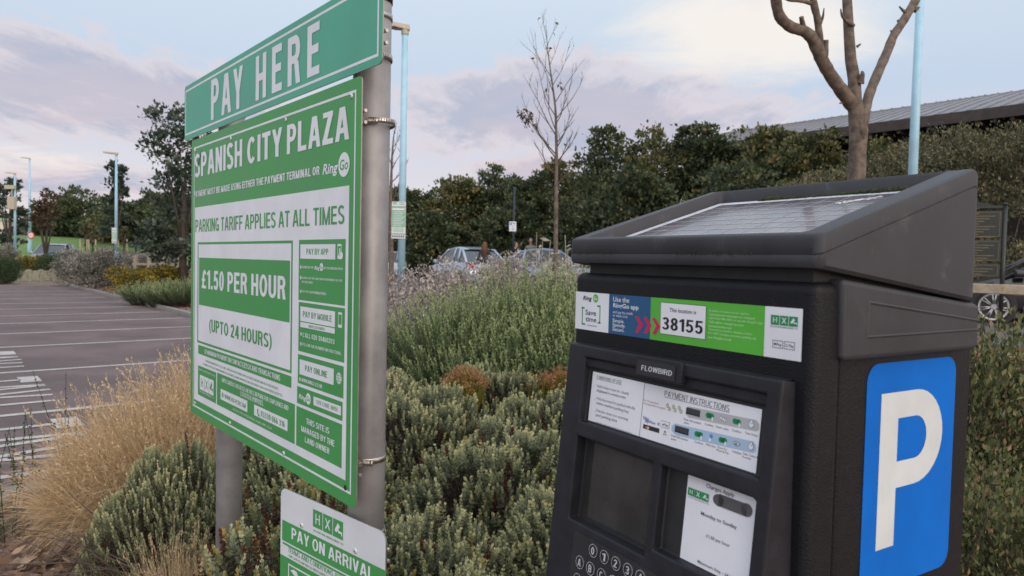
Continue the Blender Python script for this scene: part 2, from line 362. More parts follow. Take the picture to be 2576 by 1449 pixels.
# ------------------------------------------------------------------ materials
INK = dict(white=(.72, .72, .76), green=(.065, .30, .085), hgreen=(.085, .36, .235), scratch=(.03, .10, .04), paper=(.74, .74, .78), blue=(.025, .10, .22), lime=(.10, .42, .05),
           black=(.02, .018, .02), navy=(.02, .045, .11), hxg=(.02, .25, .085), pink=(.55, .02, .10), pale=(.50, .75, .42), grey=(.09, .09, .10), grey2=(.10, .095, .10), red=(.42, .12, .12),
           coin=(.55, .52, .36), band=(.42, .42, .44), bandb=(.36, .48, .62), dark=(.03, .03, .035), sky=(.08, .25, .6), visa=(.04, .10, .35), pgreen=(.24, .42, .33), paleg=(.55, .55, .58), pblue=(.010, .145, .55), roadwhite=(.62, .58, .54))
mat('ink_pblue', (.006, .13, .53), .6, var=.08, scale=9, spec=.08, dirt=((.05, .17, .42), 45, .66, .5))
for k_, c_ in INK.items(): mat('ink_'+k_, c_, .5, var=.05, scale=8, spec=.25)
mat('ink_pblue', INK['pblue']); mat('ink_pwhite', (.56, .59, .60), .5, var=.05, scale=14, spec=.15, dirt=((.44, .45, .44), 60, .64, .5))
mat('board_green', (.065, .30, .085), .45, spec=.25, var=.08, scale=5, dirt=((.03, .10, .04), 40, .70, .5))
mat('board_teal', (.085, .37, .245), .45, spec=.25, var=.08, scale=4, dirt=((.03, .14, .09), 60, .72, .6))
mat('board_white', (.66, .67, .71), .4, var=.05, scale=6)
mat('alu_edge', (.30, .29, .27), .5, .6)
mat('galvanised', (.29, .28, .28), .5, .35, var=.20, scale=9, bump=.12, bscale=150, dirt=((.56, .54, .53), 75, .62, .65))
mat('steel', (.55, .50, .45), .32, .9, var=.15, scale=60, dirt=((.18, .11, .07), 80, .6, .6))
mat('rivet', (.62, .63, .62), .4, .4)
mat('black_paint', (.009, .0088, .011), .45, var=.1, scale=60, bump=.55, bscale=420, spec=.22, dirt=((.045, .04, .04), 38, .60, .45))
mat('black_plastic', (.040, .038, .042), .52, var=.18, scale=12, bump=.12, bscale=500, dirt=((.09, .085, .08), 25, .60, .5))
mat('panel_plastic', (.017, .0167, .022), .55, spec=.3, var=.22, scale=30, bump=.15, bscale=300, dirt=((.05, .047, .05), 60, .62, .5))
mat('lid_plastic', (.037, .0365, .042), .55, spec=.35, var=.2, scale=9, bump=.12, bscale=500, dirt=((.095, .092, .092), 14, .56, .5))
mat('moss', (.035, .045, .014), .95, var=.6, scale=150, bump=.8, bscale=600)
mat('rubber', (.012, .012, .012), .7)
mat('screen', (.034, .033, .030), .06, var=.35, scale=12, coat=.5)
mat('recess', (.018, .018, .02), .6)
mat('key', (.022, .022, .024), .4)
mat('white_trim', (.6, .62, .68), .35)
mat('blue_paint', (.34, .55, .68), .42, var=.07, scale=6, bump=.05)
mat('lamp_cream', (.42, .38, .30), .5); mat('lamp_glass', (.30, .28, .24), .25)
mat('asphalt', (.120, .085, .083), .85, var=.30, scale=.9, bump=.6, bscale=160, coord='Object', dirt=((.135, .11, .11), 55, .55, .5))
mat('road_grey', (.10, .09, .095), .85, var=.15, scale=2, bump=.4, bscale=120)
mat('concrete', (.22, .21, .20), .85, var=.2, scale=8, bump=.4, bscale=80)
mat('mulch', (.20, .125, .095), .95, var=.55, scale=28, bump=1.0, bscale=60, dirt=((.34, .23, .18), 70, .58, .7))
mat('grass_ground', (.11, .19, .045), .9, var=.3, scale=3, bump=.6, bscale=40)
mat('timber', (.30, .25, .20), .8, var=.25, scale=12, bump=.3, bscale=40)
mat('new_timber', (.42, .34, .25), .75, var=.18, scale=10)
mat('sleeper', (.28, .27, .21), .85, var=.2, scale=6, bump=.3, bscale=40)
mat('navy_rail', (.012, .022, .045), .5)
mat('bark', (.125, .094, .074), .85, var=.45, scale=18, bump=1.0, bscale=70, dirt=((.30, .28, .255), 38, .61, .9))
mat('bark_dark', (.07, .055, .045), .9, var=.3, scale=12, bump=.5, bscale=40)
mat('twig', (.10, .075, .06), .9, var=.3, scale=20)
mat('roof_zinc', (.19, .185, .20), .55, .3, var=.12, scale=.6)
mat('fascia', (.055, .043, .040), .8, var=.3, scale=3)
mat('dark_wood', (.025, .018, .016), .8)
mat('glazing', (.10, .16, .18), .08, coat=.3)
mat('cream_wall', (.62, .60, .52), .8, var=.05); mat('mint_wall', (.26, .46, .36), .8, var=.05); mat('slate', (.07, .06, .06), .8); mat('win_dark', (.05, .06, .07), .2)
mat('car_glass', (.02, .025, .03), .06, coat=.5, var=.02); mat('tyre', (.013, .013, .013), .8); mat('alloy', (.42, .42, .44), .35, .7); mat('tail_red', (.35, .01, .01), .2); mat('lens', (.65, .68, .7), .1); mat('plate', (.6, .58, .3), .4); mat('trim_black', (.012, .012, .013), .5)
mat('skin', (.50, .29, .22), .6, var=.06); mat('board_dark', (.018, .022, .020), .4); mat('gold', (.20, .15, .06), .5); mat('red_ring', (.5, .02, .02), .5)
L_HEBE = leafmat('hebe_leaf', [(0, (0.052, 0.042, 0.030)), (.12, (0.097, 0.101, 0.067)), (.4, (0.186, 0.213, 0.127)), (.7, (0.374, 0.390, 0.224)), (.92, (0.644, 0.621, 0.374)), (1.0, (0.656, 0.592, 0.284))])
L_HEBED = leafmat('hebe_dead', [(0, (.05, .018, .014)), (1, (.15, .05, .035))])
L_HEBEY = leafmat('hebe_yellowing', [(0, (0.045, 0.030, 0.017)), (.3, (0.119, 0.149, 0.057)), (.6, (0.297, 0.297, 0.113)), (1.0, (0.624, 0.431, 0.100))])
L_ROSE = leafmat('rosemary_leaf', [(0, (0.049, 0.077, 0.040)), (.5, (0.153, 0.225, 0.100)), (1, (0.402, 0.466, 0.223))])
L_SILV = leafmat('silver_leaf', [(0, (0.099, 0.086, 0.077)), (.45, (0.286, 0.248, 0.226)), (.8, (0.506, 0.435, 0.402)), (1, (0.726, 0.627, 0.572))])
L_SILG = leafmat('greygreen_leaf', [(0, (.06, .062, .055)), (.5, (.23, .225, .185)), (1, (.52, .49, .43))])
L_TREE = leafmat('tree_leaf', [(0, (0.030, 0.045, 0.024)), (.45, (0.064, 0.088, 0.043)), (.85, (0.130, 0.153, 0.071)), (1, (0.229, 0.199, 0.092))])
L_TREE2 = leafmat('tree_leaf_warm', [(0, (0.044, 0.055, 0.025)), (.45, (0.098, 0.113, 0.046)), (.8, (0.203, 0.194, 0.075)), (1, (0.322, 0.211, 0.091))])
L_WHITEB = leafmat('whitebeam_leaf', [(0, (0.025, 0.040, 0.027)), (.6, (0.056, 0.081, 0.056)), (1, (0.163, 0.200, 0.150))])
L_RUST = leafmat('rust_leaf', [(0, (.055, .042, .030)), (.6, (.125, .088, .055)), (1, (.21, .18, .09))])
L_OLIVE = leafmat('olive_leaf', [(0, (.05, .05, .03)), (.6, (.11, .10, .055)), (1, (.20, .18, .09))])
L_HEDGE = leafmat('hedge_leaf', [(0, (0.040, 0.050, 0.028)), (.5, (0.120, 0.122, 0.068)), (1, (0.322, 0.263, 0.144))])
L_YEW = leafmat('berberis_leaf', [(0, (0.032, 0.041, 0.019)), (.45, (0.098, 0.124, 0.050)), (.8, (0.213, 0.210, 0.086)), (1, (0.328, 0.202, 0.116))])
L_GREEN = leafmat('green_leaf', [(0, (0.023, 0.044, 0.021)), (.6, (0.058, 0.098, 0.039)), (1, (0.117, 0.169, 0.065))])
L_YELL = leafmat('yellow_leaf', [(0, (.05, .06, .02)), (.5, (.16, .14, .03)), (1, (.50, .34, .03))])
L_STRAW = leafmat('straw', [(0, (.22, .145, .08)), (.5, (.54, .385, .22)), (1, (.78, .60, .39))], trans=.2)
L_WEED = leafmat('weed', [(0, (.03, .05, .02)), (1, (.09, .13, .05))])
L_SEDUM = leafmat('sedum', [(0, (.18, .17, .03)), (.5, (.33, .27, .05)), (.55, (.33, .16, .07)), (1, (.45, .24, .12))])
L_CHIP = leafmat('bark_chip', [(0, (.06, .04, .03)), (.5, (.20, .125, .085)), (1, (.42, .30, .21))], trans=0)
L_GRASS = leafmat('lawn', [(0, (.05, .085, .02)), (1, (.11, .17, .045))])
L_TWIG = leafmat('twig_wood', [(0, (.04, .028, .022)), (1, (.15, .11, .09))], trans=0)
L_MULL = leafmat('mullein_leaf', [(0, (.25, .25, .2)), (1, (.55, .5, .42))])
# ------------------------------------------------------------------ ground, roads (site axes: e along the kerb, q across it)
EU = Vector((.6385, -.7696, 0)); EV = Vector((.7696, .6385, 0))
def site(u, v, z=0.0): p = EU*u+EV*v; return Vector((p.x, p.y, z))
def sstep(a, c, x): t = min(1, max(0, (x-a)/(c-a))); return t*t*(3-2*t)
def gz(X, Y):
    v = X*EV.x+Y*EV.y
    return .27*sstep(5.25, 6.6, v)+.28*sstep(7, 17, v)
mb = MB(); mat('ground_soil', (.17, .12, .09), .95, var=.4, scale=6, bump=.8, bscale=50)
N = 90; us = [-900, -300, -140]+[-110+i*2.5 for i in range(70)]+[90, 140, 300, 900]; vs_ = [-600, -100, -20, .3, 4.9, 5.2]+[5.25+.25*i for i in range(1, 8)]+[8+i*.75 for i in range(14)]+[20, 30, 60, 120, 300, 1200]
idx = {}
for i, u in enumerate(us):
    for j, v in enumerate(vs_): p = site(u, v); idx[i, j] = len(mb.v); mb.v.append((p.x, p.y, gz(p.x, p.y)-.012)); 
mi_ = mb.mid('ground_soil')
for i in range(len(us)-1):
    for j in range(len(vs_)-1): mb.f.append((idx[i, j], idx[i+1, j], idx[i+1, j+1], idx[i, j+1])); mb.mi.append(mi_); mb.sm.append(True)
tag(mb.build('ground'), kind='structure')
def sheet(name, u0, u1, v0, v1, m, dz, step=None):
    mb = MB(); nu = max(1, int((u1-u0)/2.5)); nv = max(1, int((v1-v0)/.5)) if step is None else step
    for i in range(nu+1):
        for j in range(nv+1):
            p = site(u0+(u1-u0)*i/nu, v0+(v1-v0)*j/nv); mb.v.append((p.x, p.y, gz(p.x, p.y)+dz))
    k = mb.mid(m)
    for i in range(nu):
        for j in range(nv): a = i*(nv+1)+j; mb.f.append((a, a+nv+1, a+nv+2, a+1)); mb.mi.append(k); mb.sm.append(True)
    return tag(mb.build(name), kind='structure')
sheet('car_park', -36, -5.0, -26, 5.02, 'asphalt', 0.0, 1)
sheet('pavement', -5.0, 8, -26, -.12, 'road_grey', 0.002, 1)
sheet('road', -70, 40, 11.6, 24, 'road_grey', .004)
# lawn bank on the far left
def bz(X, Y):
    s = (X+75)/70; t = (Y-46-(1-s)*6)/45
    return .55+2.45*sstep(0, .5, t)*sstep(-.05, .3, s)+.12*math.sin(X*.21+Y*.1)
mb = MB()
for i in range(31):
    for j in range(13):
        s, t = i/30, j/12; X = -75+70*s; Y = 46+t*45+(1-s)*6
        z = bz(X, Y); mb.v.append((X, Y, z if j else .2))
k_ = mb.mid('grass_ground')
for i in range(30):
    for j in range(12): a = i*13+j; mb.f.append((a, a+13, a+14, a+1)); mb.mi.append(k_); mb.sm.append(True)
tag(mb.build('grass_bank'), kind='structure')
# kerbs
mb = MB()
def kerb(u0, v0, u1, v1, wd=.13, hh=.09):
    a = site(u0, v0); c = site(u1, v1); n = int(max(1, (c-a).length/.9)); d = (c-a).normalized(); q = Vector((-d.y, d.x, 0))
    for i in range(n):
        s = a+d*((c-a).length/n*i+.004); e = a+d*((c-a).length/n*(i+1)-.004); z = random.uniform(-.006, .006)
        vv = [s, e, e+q*wd, s+q*wd]; mb.add([(x.x, x.y, -.05) for x in vv]+[(x.x, x.y, hh+z) for x in vv], [(0, 3, 2, 1), (4, 5, 6, 7), (0, 1, 5, 4), (1, 2, 6, 5), (2, 3, 7, 6), (3, 0, 4, 7)], 'concrete')
kerb(-36, 5.0, -5.1, 5.0); kerb(-5.1, 5.0, -5.1, -.1); kerb(-5.1, -.1, 8, -.1)
tag(mb.build('kerb', bevel=.012), kind='structure')
# bay lines and lettering painted on the asphalt
mb = MB()
def paint(u0, v0, u1, v1, wd=.1):
    a = site(u0, v0, .004); c = site(u1, v1, .004); d = (c-a).normalized(); q = Vector((-d.y, d.x, 0))*wd/2
    mb.add([a-q, c-q, c+q, a+q], [(0, 1, 2, 3)], 'road_paint')
m_ = mat('road_paint', (.44, .41, .39), .8, var=.12, scale=5, dirt=((.16, .135, .13), 30, .53, .85))
LINES = [((-17.73, 24.91), (-16.57, 27.41)), ((-16.46, 23.12), (-15.13, 25.49)), ((-15.08, 21.18), (-13.73, 23.81)), ((-13.72, 19.27), (-12.15, 21.8)), ((-12.43, 17.45), (-10.72, 20.09)), ((-11.17, 15.68), (-9.36, 18.33)), ((-9.98, 14.01), (-7.83, 16.91)), ((-8.76, 12.3), (-6.68, 14.99)), ((-7.59, 10.66), (-5.73, 12.84)), ((-6.03, 8.47), (-4.51, 10.13)), ((-4.48, 6.29), (-3.4, 7.4))]
for a, c in LINES:
    A_, C_ = Vector(a), Vector(c); E2 = Vector((EV.x, EV.y)); m = (A_+C_)/2; u = (A_.x*EU.x+A_.y*EU.y+C_.x*EU.x+C_.y*EU.y)/2
    paint(u, -.2, u, 4.75)
def stroke(a, c, wd):
    A_ = Vector((a[0], a[1], .005)); C_ = Vector((c[0], c[1], .005)); d = (C_-A_).normalized(); q = Vector((-d.y, d.x, 0))*wd/2
    mb.add([A_-q, C_-q, C_+q, A_+q], [(0, 1, 2, 3)], 'road_paint')
def word(du):      # TAXI painted in a bay, read from the entrance
    o = EU*du
    def s(a, c, wd=.085): stroke((a[0]+o.x, a[1]+o.y), (c[0]+o.x, c[1]+o.y), wd)
    d = Vector((EV.x, EV.y))
    def sit(u, v): p = site(u, v); return (p.x, p.y)
    s(sit(-9.84, -.8), sit(-9.84, .92)); s(sit(-10.06, 1.0), sit(-9.63, 1.0), .2)
    s(sit(-9.60, -.8), sit(-9.36, 1.09)); s(sit(-9.06, -.8), sit(-9.31, 1.09)); s(sit(-9.5, .25), sit(-9.18, .25), .3)
    s(sit(-8.68, -.75), sit(-9.02, 1.10)); s(sit(-9.02, -.75), sit(-8.67, 1.08))
    s(sit(-8.32, -.75), sit(-8.32, 1.06))
word(0); word(2.66); word(-2.68)
tag(mb.build('road_markings'), kind='structure')
# planting bed soil with bark mulch
sheet('planting_bed', -4.95, 20, .02, 11.5, 'mulch', .02)
sheet('verge_bed', -36, -4.95, 5.14, 11.5, 'mulch', .02)
SIGN=[
('R', -1.1468, -0.52007, 0.03816, 0.16545, 'white', 1),
('F', -1.16107, -0.54685, 0.06612, 0.37943, 0.006, 'white', 1),
('T', 'SPANISH', -1.15114, 0.27127, -0.66754, 0.35323, 'white', 3, 0.042, 0),
('T', 'CITY', -0.62398, 0.27242, -0.35761, 0.34992, 'white', 3, 0.042, 0),
('T', 'PLAZA', -0.32458, 0.2717, 0.03488, 0.34948, 'white', 3, 0.042, 0),
('T', 'PAYMENT MUST BE MADE USING EITHER THE PAYMENT TERMINAL OR', -1.15949, 0.20266, -0.12032, 0.22371, 'white', 3, 0.03, 0),
('T', 'Ring', -0.1032, 0.20028, -0.01968, 0.22579, 'white', 3, 0.02, 0.25),
('E', 0.0108, 0.21538, 0.0287, 0.0287, 'white', 3),
('T', 'Go', -0.00986, 0.20332, 0.03204, 0.22743, 'green', 4, 0.01, 0.15),
('T', 'PARKING TARIFF APPLIES AT ALL TIMES', -1.13865, 0.07799, 0.01655, 0.12167, 'green', 3, 0.014, 0),
('R', -1.11145, -0.31203, -0.27932, 0.04179, 'green', 2),
('R', -1.10044, -0.30448, -0.28786, 0.034, 'white', 3),
('R', -1.09229, -0.17731, -0.29474, -0.0118, 'green', 4),
('T', '£1.50 PER HOUR', -1.05934, -0.11754, -0.32191, -0.05426, 'white', 5, 0.042, 0),
('T', '(UPTO 24 HOURS)', -0.97429, -0.26033, -0.41803, -0.21884, 'green', 5, 0.024, 0),
('R', -0.23961, -0.11285, 0.02415, 0.04269, 'green', 2),
('R', -0.2297, -0.00564, -0.02801, 0.03109, 'white', 3),
('T', 'PAY BY APP', -0.19179, 0.00513, -0.06599, 0.02016, 'green', 4, 0.02, 0),
('R', -0.01689, -0.00383, 0.0039, 0.03103, 'white', 3),
('R', -0.0144, 0.00314, 0.0014, 0.02615, 'green', 4),
('E', 0.00112, 0.00425, 0.01206, 0.00938, 'white', 5),
('R', -0.00703, 0.00338, -0.00093, 0.02135, 'white', 5),
('E', -0.22643, -0.02744, 0.00457, 0.00457, 'white', 3),
('T', '1', -0.2278, -0.02995, -0.22506, -0.02492, 'green', 4, 0.01, 0),
('E', -0.22571, -0.05487, 0.00457, 0.00457, 'white', 3),
('T', '2', -0.22709, -0.05739, -0.22434, -0.05236, 'green', 4, 0.01, 0),
('E', -0.22479, -0.09026, 0.00458, 0.00458, 'white', 3),
('T', '3', -0.22616, -0.09277, -0.22342, -0.08774, 'green', 4, 0.01, 0),
('T', 'DOWNLOAD THE', -0.21685, -0.03028, -0.14842, -0.0243, 'white', 3, 0.01, 0),
('T', 'Ring', -0.14287, -0.03232, -0.11428, -0.02282, 'white', 3, 0.02, 0.25),
('E', -0.10296, -0.02493, 0.00983, 0.00983, 'white', 3),
('T', 'Go', -0.11004, -0.02906, -0.09568, -0.0208, 'green', 4, 0.01, 0.15),
('T', 'APP ON ANDROID OR IOS.', -0.09096, -0.02979, 0.01466, -0.0243, 'white', 3, 0.01, 0),
('T', 'SEARCH FOR THE CAR PARK BY ENTERING THE SITE', -0.21686, -0.05738, 0.00883, -0.05232, 'white', 3, 0.01, 0),
('T', 'ID CODE 38155', -0.21659, -0.06812, -0.15295, -0.06257, 'white', 3, 0.01, 0),
('T', 'PAY FOR YOUR PARKING PERIOD.', -0.21592, -0.09296, -0.07291, -0.08676, 'white', 3, 0.01, 0),
('R', -0.2369, -0.24597, 0.02474, -0.11839, 'green', 2),
('R', -0.22548, -0.1669, -0.0254, -0.12913, 'white', 3),
('T', 'PAY BY MOBILE', -0.20927, -0.15545, -0.04241, -0.14024, 'green', 4, 0.02, 0),
('R', -0.22475, -0.1826, -0.02586, -0.16958, 'white', 3),
('T', 'NEW CUSTOMERS', -0.17246, -0.17981, -0.07835, -0.17306, 'green', 4, 0.01, 0),
('R', -0.00865, -0.16551, 0.01145, -0.12943, 'white', 3),
('R', -0.00623, -0.15829, 0.00904, -0.13448, 'green', 4),
('E', -0.21968, -0.20063, 0.00458, 0.00458, 'white', 3),
('T', '1', -0.22106, -0.20315, -0.21831, -0.19811, 'green', 4, 0.01, 0),
('E', -0.22049, -0.22644, 0.00459, 0.00459, 'white', 3),
('T', '2', -0.22186, -0.22897, -0.21911, -0.22392, 'green', 4, 0.01, 0),
('T', 'CALL 020 30460203', -0.20932, -0.20764, -0.02641, -0.19568, 'white', 3, 0.015, 0),
('T', 'FOLLOW THE PAYMENT INSTRUCTIONS.', -0.21088, -0.22975, 0.01002, -0.22221, 'white', 3, 0.012, 0),
('R', -0.23816, -0.3305, 0.02248, -0.25465, 'green', 2),
('R', -0.22706, -0.30595, -0.02845, -0.26687, 'white', 3),
('T', 'PAY ONLINE', -0.19253, -0.29331, -0.06297, -0.27786, 'green', 4, 0.02, 0),
('E', -0.00108, -0.28574, 0.01393, 0.01393, 'white', 3),
('R', -0.01473, -0.29243, 0.01258, -0.29131, 'green', 4),
('R', -0.01473, -0.28616, 0.01258, -0.28504, 'green', 4),
('R', -0.01473, -0.27989, 0.01258, -0.27877, 'green', 4),
('R', -0.0086, -0.29897, -0.00748, -0.2725, 'green', 4),
('R', -0.00163, -0.29897, -0.00052, -0.2725, 'green', 4),
('R', 0.00533, -0.29897, 0.00645, -0.2725, 'green', 4),
('E', -0.22401, -0.3191, 0.00491, 0.00491, 'white', 3),
('T', '1', -0.22548, -0.3218, -0.22254, -0.3164, 'green', 4, 0.01, 0),
('T', 'WWW.RINGO.CO.UK', -0.21436, -0.32347, -0.09095, -0.31439, 'white', 3, 0.015, 0),
('R', -0.24176, -0.38396, 0.01909, -0.33917, 'green', 2),
('T', 'Ring', -0.23011, -0.36999, -0.18402, -0.35718, 'white', 3, 0.02, 0.25),
('E', -0.17109, -0.3621, 0.01438, 0.01438, 'white', 3),
('T', 'Go', -0.18144, -0.36814, -0.16044, -0.35606, 'green', 4, 0.01, 0.15),
('R', -0.13966, -0.37238, 0.01168, -0.35044, 'white', 3),
('T', 'SITE CODE: 38155', -0.12205, -0.36598, -0.00463, -0.35637, 'green', 4, 0.012, 0),
('R', -0.24446, -0.49639, 0.01789, -0.39218, 'green', 2),
('T', 'THIS SITE IS', -0.1817, -0.42814, -0.04854, -0.41331, 'white', 3, 0.02, 0),
('T', 'MANAGED BY THE', -0.2121, -0.45311, -0.02015, -0.43827, 'white', 3, 0.02, 0),
('T', 'LAND OWNER', -0.18886, -0.47692, -0.0465, -0.46252, 'white', 3, 0.02, 0),
('R', -1.09981, -0.35079, -0.27963, -0.31956, 'green', 2),
('T', '£2 MINIMUM PAYMENT ON CONTACTLESS/CARD TRANSACTIONS', -1.02543, -0.34221, -0.35475, -0.32693, 'white', 3, 0.02, 0),
('T', 'TERMS AND CONDITIONS APPLY AT ALL TIMES. THERE ARE NO FREE PARKING PERIODS OR CONCESSIONS INCLUDING BLUE BADGE HOLDERS.', -1.01786, -0.36985, -0.36721, -0.36292, 'green', 2, 0, 0),
('T', 'ADDITIONAL FEES WILL APPLY WHEN USING RINGGO. THIS MACHINE IS ALARMED AND EMPTIED DAILY. NO CHANGE IS GIVEN. OVERPAYMENT IS ACCEPTED.', -1.04568, -0.38423, -0.33874, -0.37743, 'green', 2, 0, 0),
('R', -1.10007, -0.49644, -0.90022, -0.39239, 'green', 2),
('H', -1.0774, -0.47454, -0.92561, -0.423, 'white', 'green', 3),
('T', 'COMPANY REGISTERED IN ENGLAND', -1.09124, -0.40819, -0.90946, -0.40238, 'white', 3, 0.0, 0),
('T', 'HX CAR PARK MANAGEMENT LTD', -1.0768, -0.48428, -0.92498, -0.47823, 'white', 3, 0.0, 0),
('R', -0.89054, -0.49682, -0.25462, -0.39077, 'green', 2),
('T', 'ANPR CAMERAS ARE IN USE ON THIS CAR PARK FOR COMPLIANCE AND', -0.84305, -0.41455, -0.29701, -0.40118, 'white', 3, 0.015, 0),
('T', 'STATISTICAL PURPOSES.', -0.66858, -0.43256, -0.477, -0.41871, 'white', 3, 0.015, 0),
('R', -0.85336, -0.47349, -0.60607, -0.43869, 'white', 3),
('E', -0.83215, -0.45699, 0.009, 0.009, 'green', 4),
('R', -0.84098, -0.46131, -0.82333, -0.46059, 'white', 5),
('R', -0.84098, -0.45726, -0.82333, -0.45654, 'white', 5),
('R', -0.84098, -0.45321, -0.82333, -0.45249, 'white', 5),
('R', -0.83702, -0.46554, -0.8363, -0.44844, 'white', 5),
('R', -0.83251, -0.46554, -0.83179, -0.44844, 'white', 5),
('R', -0.82801, -0.46554, -0.82729, -0.44844, 'white', 5),
('T', 'WWW.HX-PCN.COM', -0.81363, -0.46459, -0.62099, -0.45065, 'green', 4, 0.015, 0),
('R', -0.54978, -0.47141, -0.30165, -0.44009, 'white', 3),
('P', [(-0.52366, -0.4488), (-0.51671, -0.44686), (-0.51458, -0.45312), (-0.51748, -0.45658), (-0.51335, -0.46284), (-0.50738, -0.46361), (-0.50434, -0.46673), (-0.51022, -0.46963), (-0.52026, -0.46592), (-0.52446, -0.45744)], 'green', 4),
('T', '03330 066 316', -0.49567, -0.46515, -0.31955, -0.44879, 'green', 4, 0.02, 0),
('T', 'REGISTERED OFFICE: 101 PRESTON ROAD, LYTHAM ST ANNES, FY8 5AY', -0.73546, -0.4888, -0.41133, -0.48249, 'white', 3, 0.0, 0),
('P', [(-1.06205, 0.3686), (-1.07014, 0.36109), (-1.09713, 0.3195), (-1.12064, 0.29392), (-1.11121, 0.32077), (-1.08378, 0.35198)], 'scratch', 4)]
PAYHERE=[
('F', -1.2705, 0.4335, 0.16508, 0.5975, 0.0065, 'white', 1),
('T', 'P', -0.97111, 0.44949, -0.88998, 0.58271, 'white', 3, 0.035, 0),
('T', 'A', -0.8642, 0.45046, -0.77229, 0.57888, 'white', 3, 0.035, 0),
('T', 'Y', -0.75193, 0.44914, -0.66664, 0.57663, 'white', 3, 0.035, 0),
('T', 'H', -0.55911, 0.45005, -0.47732, 0.57715, 'white', 3, 0.035, 0),
('T', 'E', -0.43476, 0.45078, -0.36346, 0.57815, 'white', 3, 0.035, 0),
('T', 'R', -0.32445, 0.45023, -0.24202, 0.57724, 'white', 3, 0.035, 0),
('T', 'E', -0.19976, 0.45146, -0.12799, 0.57964, 'white', 3, 0.035, 0)]
LOWER=[
('R', -0.27441, -0.74846, 0.1679, -0.69425, 'green', 1),
('R', -0.27122, -0.75802, 0.16878, -0.75261, 'green', 1),
('H', -0.12713, -0.67254, 0.00266, -0.62878, 'green', 'white', 2),
('T', 'HX CAR PARK MANAGEMENT LTD', -0.12455, -0.6845, 0.00476, -0.67931, 'green', 2, 0.0, 0),
('T', 'PAY ON ARRIVAL', -0.22702, -0.73251, 0.12415, -0.7025, 'white', 2, 0.02, 0),
('T', 'TERMS AND CONDITIONS APPLY', -0.24366, -0.77188, 0.02631, -0.75896, 'green', 2, 0.0, 0),
('T', 'THIS SITE IS ENFORCED WITH ANPR CAMERAS', -0.24125, -0.78399, -0.01526, -0.77757, 'green', 2, 0.0, 0),
('R', -0.28285, -1.13823, 0.16445, -0.78823, 'green', 1),
('F', -0.24176, -1.0015, 0.13445, -0.8015, 0.004, 'white', 2),
('P', [(-0.23015, -0.81609), (-0.2157, -0.81093), (-0.20129, -0.81198), (-0.19297, -0.82021), (-0.21128, -0.82601)], 'white', 2)]
